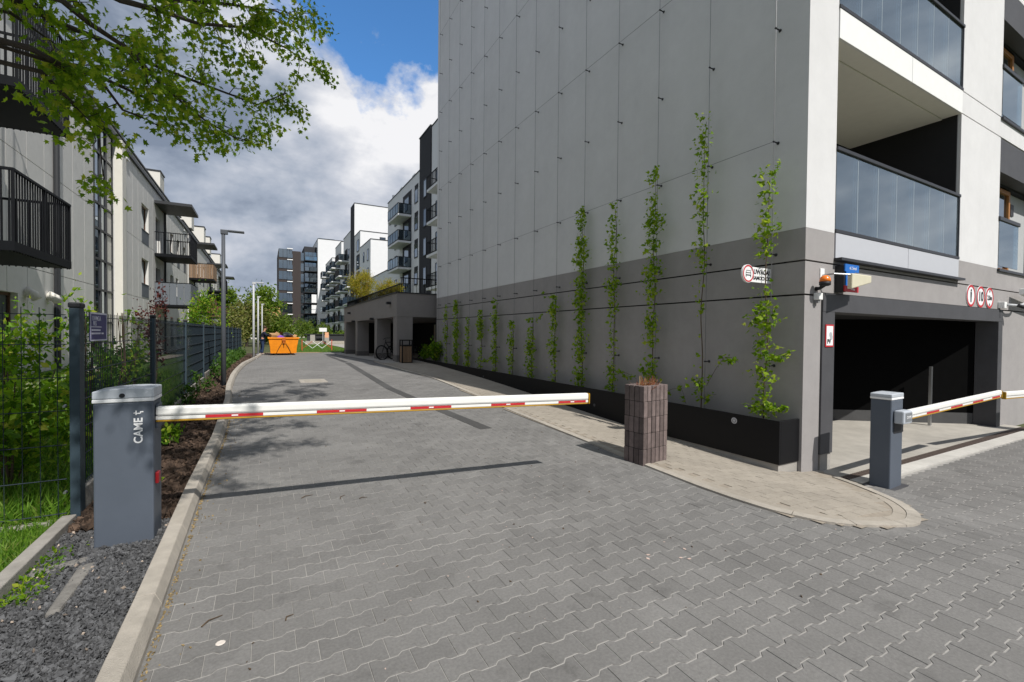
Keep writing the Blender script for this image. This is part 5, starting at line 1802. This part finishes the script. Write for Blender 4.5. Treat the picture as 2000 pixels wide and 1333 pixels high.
for i, (x, y, z, sx_, sy_, sz_, rz, m, nm, lab, cat) in enumerate([
        (.42, 31.2, 1.20, .30, .4, .26, .3, M_card, "cardboard_box", "tan cardboard box on the rubbish heap nearest the worker", "box"),
        (.72, 31.5, 1.27, .22, .3, .20, -.4, M_card, "cardboard_box", "tan cardboard flap sticking up in the middle of the skip load", "box"),
        (1.52, 31.1, 1.18, .16, .25, .13, .7, M_card, "cardboard_box", "small carton corner by the far end of the skip load", "box")]):
    o = MB().poly([(-sx_ / 2, -sy_ / 2, 0), (sx_ / 2, -sy_ / 2, 0), (sx_ / 2, sy_ / 2, 0), (-sx_ / 2, sy_ / 2, 0), (-sx_ / 2, -sy_ / 2, sz_), (sx_ / 2, -sy_ / 2, sz_), (sx_ / 2, sy_ / 2, sz_), (-sx_ / 2, sy_ / 2, sz_),
                   (-sx_ / 2 - .12, -sy_ / 2, sz_ + .07), (-sx_ / 2 - .12, sy_ / 2, sz_ + .07), (sx_ / 2 + .10, -sy_ / 2, sz_ + .10), (sx_ / 2 + .10, sy_ / 2, sz_ + .10)],
                  [(0, 3, 2, 1), (0, 1, 5, 4), (1, 2, 6, 5), (2, 3, 7, 6), (3, 0, 4, 7), (4, 8, 9, 7), (5, 6, 11, 10), (4, 5, 6, 7)])
    o.xf(Matrix.Translation((x, y, z)) @ Matrix.Rotation(rz, 4, "Z") @ Matrix.Rotation(.25 * (-1) ** i, 4, "X"))
    tag(o.build(nm, m), lab, cat, "rubbish in the skip")


def bag(label, c, rad, m, seed):
    r = np.random.default_rng(seed)
    pts_, fs = [], []
    nu, nv = 12, 7
    for j in range(nv + 1):
        th = math.pi * j / nv
        for i in range(nu):
            ph = 2 * math.pi * i / nu
            k = 1 + .18 * math.sin(3 * ph + seed) * math.sin(th) + r.normal(0, .05)
            pts_.append((c[0] + rad[0] * k * math.sin(th) * math.cos(ph), c[1] + rad[1] * k * math.sin(th) * math.sin(ph), c[2] + rad[2] * (math.cos(th) + .25 * max(0, math.cos(th)) ** 6)))
    for j in range(nv):
        for i in range(nu):
            fs.append((j * nu + i, (j + 1) * nu + i, (j + 1) * nu + (i + 1) % nu, j * nu + (i + 1) % nu))
    tag(MB().poly(pts_, fs).build("rubbish_bag", m), label, "rubbish bag", "rubbish in the skip")


bag("violet plastic bag showing over the skip rim", (.82, 31.0, 1.22), (.22, .2, .13), mat("violet_plastic", (.20, .07, .42), .4, .1, 10, .1), 1)
bag("big black rubbish bag on the skip load", (1.18, 31.6, 1.32), (.34, .32, .19), mat("black_plastic", (.015, .016, .02), .35, .1, 10, .1), 2)
bag("grey rubbish bag lying behind the black one in the skip", (1.45, 32.1, 1.27), (.24, .25, .15), mat("grey_plastic_bag", (.12, .12, .13), .4, .1, 10, .1), 3)
bag("dark bag at the skip's near corner under the cartons", (.55, 30.95, 1.16), (.25, .2, .10), MATS["black_plastic"], 4)


def skin(name, verts, edges, radii, m, parent=None, root=0, sub=1):
    me = bpy.data.meshes.new(name)
    o = np.array(origin(parent))
    me.from_pydata([tuple(np.array(v) - o) for v in verts], edges, [])
    me.materials.append(m)
    ob = link(name, me, parent)
    ob.modifiers.new("skin", "SKIN").use_smooth_shade = True
    for i, rd in enumerate(radii):
        me.skin_vertices[0].data[i].radius = (rd, rd) if not isinstance(rd, tuple) else rd
        me.skin_vertices[0].data[i].use_root = (i == root)
    s = ob.modifiers.new("sub", "SUBSURF")
    s.levels = s.render_levels = sub
    return ob


M_skin = mat("skin", (.50, .27, .18), .6, .05, 10, 0)
M_jack = mat("navy_jacket", (.012, .016, .035), .85, .15, 20, .1)
M_jean = mat("blue_jeans", (.025, .045, .10), .85, .15, 20, .1)
px_, py__, pz_ = -.12, 31.6, .16
t = thing("person", "person in a dark jacket and blue trousers reaching into the orange skip", "person", (px_, py__, pz_))
q = lambda x, y, z: (px_ + x, py__ + y, pz_ + z)
V_ = [q(0, 0, .92), q(.02, 0, 1.15), q(.06, 0, 1.36), q(.09, 0, 1.46), q(.12, 0, 1.56), q(.13, -.005, 1.66),
      q(.06, -.19, 1.36), q(.22, -.22, 1.18), q(.45, -.20, 1.14), q(.55, -.19, 1.13), q(.06, .19, 1.36), q(.24, .20, 1.20), q(.46, .14, 1.19), q(.56, .13, 1.19),
      q(-.02, -.10, .86), q(.02, -.11, .48), q(-.04, -.12, .08), q(.09, -.13, .04), q(-.02, .10, .86), q(-.05, .11, .48), q(-.14, .12, .09), q(-.02, .13, .04)]
E_ = [(0, 1), (1, 2), (2, 3), (3, 4), (4, 5), (2, 6), (6, 7), (7, 8), (8, 9), (2, 10), (10, 11), (11, 12), (12, 13), (0, 14), (14, 15), (15, 16), (16, 17), (0, 18), (18, 19), (19, 20), (20, 21)]
skin("body", V_, E_, [.12, .12, .12, .05, .085, .08, .06, .045, .035, .035, .06, .045, .035, .035, .08, .055, .04, .035, .08, .055, .04, .035], M_skin, t)
skin("jacket", V_[:3] + [q(.08, 0, 1.43)] + V_[6:9] + V_[10:13] + [q(-.01, 0, .84)], [(0, 1), (1, 2), (2, 3), (2, 4), (4, 5), (5, 6), (2, 7), (7, 8), (8, 9), (0, 10)], [.155, .16, .155, .08, .085, .065, .05, .085, .065, .05, .16], M_jack, t)
skin("trousers", [V_[0]] + [V_[i] for i in (14, 15, 16, 18, 19, 20)], [(0, 1), (1, 2), (2, 3), (0, 4), (4, 5), (5, 6)], [.14, .105, .075, .065, .105, .075, .065], M_jean, t)
for i in (16, 20):
    c = V_[i]
    MB().tube([(c[0] - .05, c[1], pz_ + .045), (c[0] + .05, c[1], pz_ + .05), (c[0] + .18, c[1], pz_ + .03)], [.045, .05, .035], 8).build("shoe", mat("shoe", (.25, .22, .2), .7, .1, 20, 0), t, smooth=True)
hd = MB()
hc = V_[5]
hd.tube([(hc[0] - .015, hc[1], hc[2] - .02), (hc[0] - .02, hc[1], hc[2] + .05), (hc[0] - .015, hc[1], hc[2] + .10), (hc[0] - .01, hc[1], hc[2] + .115)], [.092, .095, .07, .02], 12)
hd.build("hair", mat("hair", (.06, .035, .02), .7, .2, 40, .2), t, smooth=True)
MB().tube([(hc[0] + .075, hc[1], hc[2] - .03), (hc[0] + .105, hc[1], hc[2] - .055)], [.014, .016], 6).build("nose", M_skin, t)
for s in (-1, 1):
    MB().disc((hc[0] + .075, hc[1] + s * .032, hc[2] - .02), (1, 0, 0), .011, 8, 0, .006).build("eye", M_txt, t)
    for k in range(4):
        h0 = V_[9] if s < 0 else V_[13]
        MB().tube([(h0[0] + .01, h0[1] + (k - 1.5) * .019, h0[2] + .005), (h0[0] + .055, h0[1] + (k - 1.5) * .021, h0[2] - .01), (h0[0] + .085 - .01 * abs(k - 1.5), h0[1] + (k - 1.5) * .021, h0[2] - .035)], [.010, .009, .007], 5).build("finger", M_skin, t)
    MB().tube([(h0[0] - .01, h0[1] + s * -.03, h0[2]), (h0[0] + .035, h0[1] + s * -.055, h0[2] - .005)], [.011, .008], 5).build("thumb", M_skin, t)

# folding trestle barrier, notice board, low walls and lawn beyond the drive
M_ored = mat("barrier_red", (.50, .08, .04), .5, .1, 10, 0)
t = thing("folding_barrier", "low red and white folding trellis barrier beside the skip", "barrier", (3.3, 37.5, .16))
for x in (2.45, 4.55):
    f = MB()
    f.box(x - .03, x + .03, 37.4, 37.46, .16, 1.0)
    f.box(x - .03, x + .03, 37.3, 37.6, .16, .20)
    f.build("end_post", M_ored, t)
for i in range(3):
    xa = 2.5 + .68 * i
    for (a, b) in (((xa, .34), (xa + .68, .88)), ((xa, .88), (xa + .68, .34))):
        MB().tube([(a[0], 37.43, a[1]), (b[0], 37.43, b[1])], .018, 5).build("lath", M_print if (i + (a[1] > .5)) % 3 else M_ored, t)
t = thing("notice_board", "small white board on a grey post with an orange notice below", "sign", (5.75, 55, .16))
MB().tube([(5.75, 55, .1), (5.75, 55, 2.05)], .035, 8).build("post", M_lampw, t)
MB().box(5.35, 6.15, 54.92, 54.955, 1.62, 2.05).build("board", M_print, t)
MB().box(5.95, 6.35, 54.90, 54.918, .95, 1.55).build("notice", mat("notice_orange", (.75, .38, .22), .6, .1, 6, 0), t)
gwl = thing("garden_wall", "low dark capped garden wall with grey piers beyond the skip", "wall", (7.5, 56, .16))
MB().box(4.0, 10.6, 55.8, 56.6, .16, .55).build("plinth", M_kerb, gwl)
MB().box(4.2, 10.4, 56.0, 56.3, .55, 1.25).build("wall", M_fasc, gwl)
MB().box(3.9, 10.6, 55.9, 56.5, 1.25, 1.36).build("coping", M_dark, gwl)
for x in (4.5, 6.0, 8.4, 9.6):
    MB().box(x, x + .5, 55.86, 55.99, .55, 1.249).build("pier", M_conc, gwl)
far_lawn = structure(sheet("far_lawn", [(y, .5, 6.2) for y in np.arange(34.2, 54, 2)] + [(y, .5, 13) for y in np.arange(58, 112, 4)], .0, M_turf))
grass("far_lawn_grass", 9000, .9, 6.0, 34.2, 54, .06, .2, M_grass)
far_path = structure(sheet("far_path", [(y, 6.3, 8.6) for y in np.arange(33.5, 56, 2)], .01, M_conc))
far_soil = structure(sheet("sand_patch", [(33.45, -.1, 3.6), (33.9, -.1, 3.4), (34.4, .2, 3.2)], .008, mat("site_sand", (.36, .25, .15), 1, .25, 6, .5, 40)))

shrubs_far = [("green shrub row behind the low garden wall", 8.6, 58.5, 1.9, 1.7, 2600, M_farl), ("loose green shrub beside the white notice board", 6.5, 60.5, 2.5, 1.3, 1800, M_farl),
              ("green shrub against the arcade end beyond the drive", 9.9, 50.0, 1.7, 1.3, 1800, M_farl), ("young birch like shrub before the tower foot", 5.0, 75, 3.6, 1.4, 1500, M_farl)]
for i, (lab, x, y, h, rd, n, m) in enumerate(shrubs_far):
    shrub(lab, x, y, h, rd, n, m, (.16, .32), 18, 80 + i, "shrub", 5, "shrub", "shrubs beyond the drive")


def far_tree(label, x, y, h, rad, n, m, seed, th=.14, kind="tree", lift=.62, size=(.22, .45)):
    r = np.random.default_rng(seed)
    t = thing("tree", label, "tree", (x, y, .1), "trees beyond the drive")
    tb = MB()
    tb.tube([(x, y, 0), (x + .1, y, h * .4), (x - .05, y + .1, h * .95)], [th, th * .75, th * .2], 8)
    for i in range(9):
        a = r.uniform(0, 6.28)
        zz0 = h * r.uniform(.3, .7)
        tb.tube([(x, y, zz0), (x + rad * .45 * math.cos(a), y + rad * .45 * math.sin(a), zz0 + h * .14), (x + rad * .85 * math.cos(a), y + rad * .85 * math.sin(a), zz0 + h * .22)], [th * .4, th * .28, th * .08], 5)
    tb.build("trunk", M_bark, t)
    c = clumps(n, (x, y, h * lift), (rad, rad, h * (1 - lift) * 1.02), 34, r, .34)
    c = c[c[:, 2] > .2]
    scatter("crown", c, r.uniform(*size, len(c)), *LEAF, rots(len(c), (0, 0, 0.1), .9, r), m, t)


far_tree("wind swept green tree rising over the lamp posts", -.2, 62, 7.6, 2.6, 2600, M_tree, 1, lift=.66)
far_tree("green tree peeping between the low house balconies", -4.3, 66, 7.4, 1.6, 1300, M_tree, 2, lift=.72)
far_tree("dull olive tree crown behind the pale lamp posts", -1.6, 52, 4.9, 2.4, 3000, M_olive, 3, lift=.55)
far_tree("brown green hedge tree beside the far fence", -2.5, 40, 3.3, 1.7, 2600, M_olive, 4, .09, lift=.5, size=(.14, .28))
far_tree("dense bright green tree behind the worker", .7, 60, 4.2, 2.0, 3000, M_farl, 5, lift=.5)
far_tree("broad green tree in front of the dark tower's foot", 2.6, 88, 4.8, 3.0, 2600, M_farl, 6, lift=.5)
far_tree("olive tree closing the view beyond the lawn", -4.8, 95, 7.0, 4.5, 3200, M_olive, 7, lift=.52)
far_tree("distant tree at the left of the dark tower", -.5, 110, 6.5, 3.2, 2400, M_farl, 8, lift=.52)
sh_ = thing("shed", "small house with a tan roof half hidden by trees", "house", (.8, 102, .1))
MB().box(-2.5, 2.4, 101, 106, 0, 4.6).build("wall", M_pil, sh_)
MB().poly([(-2.8, 100.6, 4.6), (2.7, 100.6, 4.6), (2.7, 106.4, 4.6), (-2.8, 106.4, 4.6), (-2.8, 103.5, 6.6), (2.7, 103.5, 6.6)], [(0, 1, 5, 4), (2, 3, 4, 5), (0, 4, 3), (1, 2, 5), (0, 3, 2, 1)]).build("roof", mat("tan_tiles", (.40, .24, .10), .9, .2, 8, .2), sh_)
r = np.random.default_rng(4)
n = 2500
c = np.stack([r.uniform(-5, 14, n), r.uniform(112, 122, n), r.gamma(2.4, .6, n)], -1)
scatter("far_undergrowth", c, r.uniform(.3, .7, n), *LEAF, rots(n, (0, 0, .3), .9, r), M_farl)
# ------------------------------------------------------------------ white housing beyond the arcade
M_fw = mat("far_white_render", (0.74, 0.745, 0.75), .9, .03, 2, .1, 60)
M_fd = mat("far_dark_render", (0.040, 0.041, 0.046), .9, .06, 2, .1, 60)
M_fwin = glass_mat("far_window", (.8, .88, .95), .25, (.025, .03, .035), 0.0, .02, .02)
M_fdg = glass_mat("dark_balustrade_glass", (.6, .72, .8), .18, (.02, .025, .03), .25, .03, .02)
XR = 14.0


def block(parent, x0, x1, y0, y1, z0, z1, m=None, cap=True):
    w = MB().box(x0, x1, y0, y1, z0, z1).build("wall", m or M_fw, parent)
    if cap:
        MB().box(x0 - .06, x1 + .06, y0 - .06, y1 + .06, z1, z1 + .10).build("roof_edge", M_fasc, w)
    return w


def xwin(parent, y0, y1, z0, z1, x=XR, m=None):
    """Window on a wall that faces the drive: dark frame set in front of the wall plane, pane behind it."""
    f = MB()
    f.box(x - .05, x - .002, y0, y0 + .08, z0, z1)
    f.box(x - .05, x - .002, y1 - .08, y1, z0, z1)
    f.box(x - .05, x - .002, y0 + .08, y1 - .08, z1 - .08, z1)
    f.box(x - .08, x - .002, y0 + .08, y1 - .08, z0, z0 + .08)
    w = f.build("window", m or M_fasc, parent)
    MB().box(x - .028, x - .006, y0 + .08, y1 - .08, z0 + .08, z1 - .08).build("pane", M_fwin, w)
    return w


def xbalcony(parent, x0, y0, y1, zb, h=1.2, x1=XR, glass=None, bars=False):
    s = MB().box(x0, x1 - .003, y0, y1, zb - .12, zb + .10)
    s = s.build("balcony", M_fw, parent)
    r_ = MB()
    r_.box(x0 - .02, x0 + .03, y0, y1, zb + .11, zb + .19)
    r_.box(x0 - .02, x0 + .03, y0, y1, zb + h - .06, zb + h)
    for yy_ in (y0, y1 - .05):
        r_.box(x0 + .031, x1 - .01, yy_, yy_ + .05, zb + h - .06, zb + h)
        r_.box(x0 + .031, x1 - .01, yy_, yy_ + .05, zb + .10, zb + .19)
    for f in np.linspace(0, 1, 5):
        y = y0 + .03 + (y1 - y0 - .06) * f
        r_.box(x0 - .015, x0 + .02, y - .03, y + .03, zb + .19, zb + h - .06)
    if bars:
        for y in np.arange(y0 + .12, y1 - .05, .13):
            r_.box(x0, x0 + .015, y - .012, y + .012, zb + .19, zb + h - .06)
        for x in np.arange(x0 + .12, x1 - .1, .13):
            r_.box(x - .012, x + .012, y0 + .015, y0 + .03, zb + .19, zb + h - .06)
    r_.build("railing", M_balc, s)
    if not bars:
        n = 4
        for i in range(n):
            a, c = y0 + .05 + (y1 - y0 - .1) * i / n, y0 + .05 + (y1 - y0 - .1) * (i + 1) / n
            MB().box(x0, x0 + .012, a + .03, c - .03, zb + .20, zb + h - .07).build("glass_pane", glass or M_fdg, s)
        for i in range(2):
            a, c = x0 + .05 + (x1 - x0 - .1) * i / 2, x0 + .05 + (x1 - x0 - .1) * (i + 1) / 2
            MB().box(a + .02, c - .02, y0 + .015, y0 + .027, zb + .20, zb + h - .07).build("glass_pane", glass or M_fdg, s)
    return s


# first house on the arcade
hb = thing("apartment_house", "white apartment house with glass balconies and a dark stair tower above the arcade", "building", (XR, 34, .2), "white houses beyond the arcade")
block(hb, XR, 26, 45.3, 59.3, .1, 18.3)
block(hb, XR - .12, 26, 41.8, 45.29, .1, 21.4, M_fd)
block(hb, XR, 26, 33.0, 41.79, .1, 21.3)
for i in range(5):
    zb = 2.85 + 2.88 * i
    if i < 5:
        # dark recess behind the balcony, window strip beside it
        MB().box(XR - .02, XR - .001, 48.5, 52.0, zb + .12, zb + 2.86).build("dark_cladding", M_fd, hb)
        xwin(hb, 49.4, 51.3, zb + .2, zb + 2.4, XR - .02)
        xwin(hb, 46.1, 47.3, zb + .9, zb + 2.4)
        MB().box(XR - .012, XR - .001, 46.05, 47.35, zb + 2.42, zb + 2.86).build("dark_cladding", M_fd, hb)
        xwin(hb, 54.6, 55.7, zb + .2, zb + 2.3)
        xwin(hb, 57.2, 58.3, zb + .9, zb + 2.3)
        xwin(hb, 42.9, 43.9, zb + .6, zb + 2.4, XR - .12)
        xwin(hb, 39.4, 40.5, zb + .5, zb + 2.4)
        MB().box(XR - .02, XR - .001, 36.2, 38.2, zb + .12, zb + 2.8).build("dark_cladding", M_fd, hb)
    if 1 <= i:
        xbalcony(hb, 12.55, 48.6, 53.2, zb, 1.25)
        xbalcony(hb, 12.55, 35.6, 38.8, zb - .25, 1.25, bars=True)
for i, y in enumerate((50.5, 56.0)):
    MB().box(15, 16.4, y, y + 1.3, 18.4, 19.8).build("roof_hatch", M_fw, hb)
MB().cyl((14.6, 58.6, 18.3), (14.6, 58.6, 19.3), .22, .22, 12).build("vent_pipe", M_steel, hb)
for x, z in ((13.2, 14.5), (13.0, 11.65)):
    MB().cyl((x, 49.4, z - .1), (x, 49.4, z + .5), .26, .2, 10).build("flower_pot", M_print, hb)

# terraced house
ht = thing("apartment_house", "white terraced apartment house stepping up to a tall dark edged slab", "building", (XR, 70, .2), "white houses beyond the arcade")
block(ht, XR, 24, 59.4, 70.19, .1, 9.7)
block(ht, XR, 24, 70.2, 78.69, .1, 15.7)
block(ht, XR, 24, 78.7, 84.29, .1, 18.6)
block(ht, XR, 24, 84.3, 88.2, .1, 24.6)
MB().box(XR - .05, XR - .001, 84.3, 88.2, .1, 24.55).build("dark_cladding", M_fd, ht)
block(ht, XR, 24, 88.21, 97.0, .1, 20.4)
block(ht, 19.0, 27, 86, 96, 10, 24.4)
for z in (22.6, 22.0, 19.0):
    pass
for i in range(6):
    zb = .6 + 2.9 * i
    if zb + 2.4 < 15.6:
        xwin(ht, 71.6, 72.8, zb + .5, zb + 2.3)
        xwin(ht, 75.0, 76.0, zb + .7, zb + 2.3)
        MB().box(XR - .03, XR - .001, 79.2, 82.2, zb + .12, zb + 2.7).build("dark_cladding", M_fd, ht)
    if zb + 2.4 < 18:
        xwin(ht, 79.6, 81.6, zb + .3, zb + 2.3, XR - .03)
    xwin(ht, 89.6, 90.8, zb + .5, zb + 2.3)
    MB().box(XR - .03, XR - .001, 92.0, 95.2, zb + .1, zb + 2.7).build("dark_cladding", M_fd, ht)
    if i in (2, 3):
        xbalcony(ht, 12.2, 80.5, 85.5, zb, 1.3, bars=False)
    xbalcony(ht, 12.2, 90.5, 95.5, zb, 1.3)
for (x0, x1, y, z) in ((17.2, 18.2, 78.7, 16.4), (21, 22.2, 86, 19.5), (21, 22.2, 86, 21.8)):
    f = MB().box(x0, x1, y - .05, y - .002, z, z + 1.5).build("window", M_fasc, ht)
    MB().box(x0 + .1, x1 - .1, y - .06, y - .051, z + .1, z + 1.4).build("pane", M_fwin, f)
xwin(ht, 88.0, 89.4, 19.0, 21.4, 19.0)
xwin(ht, 91.5, 92.7, 19.0, 21.0, 19.0)

# farther stepped house
hg = thing("apartment_house", "farthest white stepped house with a column of dark balconies", "building", (XR, 105, .2), "white houses beyond the arcade")
block(hg, XR, 22, 97.2, 114.6, .1, 17.2)
block(hg, XR, 22, 100, 109, 17.3, 20.5)
block(hg, XR, 22, 114.7, 128, .1, 19.2)
block(hg, XR, 22, 128.1, 150, .1, 13.5)
for i in range(6):
    zb = .6 + 2.9 * i
    for y in (99.5, 106.5, 112.0, 118.0, 123.5, 132, 138):
        if zb > 10.5 and y > 128:
            continue
        xwin(hg, y, y + 1.2, zb + .5, zb + 2.3)
    for y in (101.5, 108.5, 119.8, 134, 140):
        if zb > 9.5 and y > 128:
            continue
        xbalcony(hg, 12.3, y, y + 3.6, zb, 1.4)
        MB().box(XR - .03, XR - .001, y + .2, y + 3.4, zb + .12, zb + 2.6).build("dark_cladding", M_fd, hg)

# dark tower with a glazed corner and a white flank
M_tb = mat("tower_brown", (0.052, 0.042, 0.040), .85, .10, 2, .1, 30)
M_tg = glass_mat("tower_glass", (.72, .82, .88), .33, (.03, .04, .045), .15, .02, .03)
tw = thing("tower_block", "dark brick tower block with glazed bays and a blank white flank", "building", (3, 130, 0))
YT = 130.0
MB().box(3.0, 8.2, YT, 146, 0, 22.5).build("wall", M_tb, tw)
MB().box(8.21, 9.2, YT + 3.4, 146, 0, 22.3).build("stair_recess", M_fd, tw)
MB().box(9.21, 12.3, YT + 2.6, 146, 0, 24.3).build("glazed_core", M_fd, tw)
MB().box(12.31, 21, YT, 146, 0, 26.3).build("white_flank", M_fw, tw)
MB().box(12.9, 17, YT + 4, 142, 26.3, 27.3).build("roof_glazing", M_tg, tw)
MB().box(12.25, 21.1, YT - .06, 146, 26.3, 26.42).build("roof_edge", M_fasc, tw)
for (x0, x1, z) in ((3.0, 4.8, 22.5), (9.2, 12.3, 24.3)):
    MB().box(x0, x1, YT + (.0 if x0 < 5 else 2.6), 146, z, z + .12).build("roof_edge", M_fasc, tw)
for i in range(8):
    z = .6 + 2.82 * i
    # glazed corner bay with a pale slab line
    f = MB().box(3.06, 6.2, YT - .06, YT - .002, z + .3, z + 2.5).build("window", M_fasc, tw)
    for a, b_ in ((3.12, 4.0), (4.08, 4.95), (5.02, 5.55), (5.62, 6.14)):
        MB().box(a, b_, YT - .085, YT - .061, z + .36, z + 2.44).build("pane", M_tg, f)
    MB().box(5.0, 6.3, YT - .5, YT - .062, z + 2.52, z + 2.74).build("slab_edge", M_print, tw)
    MB().box(5.0, 6.25, YT - .48, YT - .44, z + .25, z + 1.25).build("glass_pane", M_tg, tw)
    g = MB()
    g.box(9.3, 12.3, YT + 1.2, YT + 2.55, z + .1, z + .28)
    g.box(9.3, 12.3, YT + 1.2, YT + 1.25, z + 1.3, z + 1.38)
    g = g.build("balcony", M_dark, tw)
    for a, b_ in ((9.32, 10.25), (10.3, 11.25), (11.3, 12.25)):
        MB().box(a, b_, YT + 1.21, YT + 1.24, z + .29, z + 1.29).build("glass_pane", M_tg, g)
        MB().box(a, b_, YT + 2.56, YT + 2.595, z + .5, z + 2.6).build("pane", M_tg, g)
    if i in (2, 3):
        MB().box(10.9, 12.2, YT + 1.13, YT + 1.2, z + .3, z + 2.5).build("white_screen", M_print, tw)
    MB().box(8.22, 9.15, YT + 3.3, YT + 3.39, z + .3, z + 2.4).build("pane", M_tg, tw)
MB().box(4.6, 9.0, YT - 2, YT - .1, 0, 2.1).build("entrance_wall", M_pil, tw)

# ------------------------------------------------------------------ small litter on the paving
M_twig = mat("dry_twig", (.09, .06, .035), .9, .3, 40, .2)
for i, (x, y, a, L_, lab) in enumerate([(.30, 4.62, .5, .16, "bent dry twig near the kerb before the boom shadow"), (.62, 4.45, 1.1, .14, "forked dry twig on the paving before the boom shadow"), (.78, 4.38, .1, .10, "short dark twig lying right of the forked twig"),
                                        (-.30, 2.9, .7, .16, "curled brown twig lying beside the kerb in front"), (.10, 2.75, .9, .08, "tiny brown leaf stalk on the near paving"), (1.30, 4.0, 1.2, .05, "dark crumb of bark on the paving")]):
    m = MB()
    d = Vector((math.cos(a), math.sin(a), 0))
    nrm2 = Vector((-d.y, d.x, 0))
    p = Vector((x, y, zf(x, y) + .006))
    m.tube([p, p + d * L_ * .3 + nrm2 * .012 + Vector((0, 0, .004)), p + d * L_ * .7 + nrm2 * -.008], [.004, .0035, .002], 5)
    tag(m.build("twig", M_twig), lab, "twig", "twigs fallen on the paving")
r = np.random.default_rng(8)
t = tag(MB().tube([(-.2, 2.71, .002), (-.2, 2.71, .005)], [.023, .017], 9).build("pale_stone", mat("pale_fleck", (.62, .56, .5), .8, .1, 30, 0)), "flat pale stone lying on the near paving by the kerb", "stone")
n = 60
X, Y = r.uniform(.3, 4.2, n), r.uniform(1.6, 7, n)
c = np.stack([X, Y, zg(X, Y) + .002], -1)
c = np.concatenate([c, np.array([[2.44, 2.36, .002], [2.62, 2.22, .002], [2.75, 2.30, .002], [2.66, 2.18, .002], [2.40, 2.32, .002]])])
scatter("pale_litter", c, np.concatenate([r.uniform(.006, .02, n), np.full(5, .035)]), [(-.5, 0, 0), (0, -.3, 0), (.5, .1, .03), (.1, .35, 0)], [(0, 1, 2), (0, 2, 3)],
        rots(n + 5, (1, 0, 0), .0, r) * 0 + np.stack([np.array([[math.cos(a), -math.sin(a), 0], [math.sin(a), math.cos(a), 0], [0, 0, 1]]) for a in r.uniform(0, 6.28, n + 5)]), mat("paper_fleck", (.55, .42, .36), .9, .2, 20, 0))
n = 110
X, Y = r.uniform(-.4, 4.0, n), r.uniform(1.5, 8, n)
c = np.stack([X, Y, zg(X, Y) + .002], -1)
scatter("dark_litter", c, r.uniform(.008, .028, n), *CHIP, rots(n, (0, 1, 0), .3, r), M_twig)
n = 260
Y = r.uniform(1.2, 12, n)
X = np.array([kx(y) for y in Y]) + np.abs(r.normal(0, .10, n)) + .02
c = np.stack([X, Y, zg(X, Y) + .003], -1)
scatter("kerb_litter", c, r.uniform(.006, .024, n), *CHIP, rots(n, (0, 1, 0), .5, r), MATS["dry_moss"])
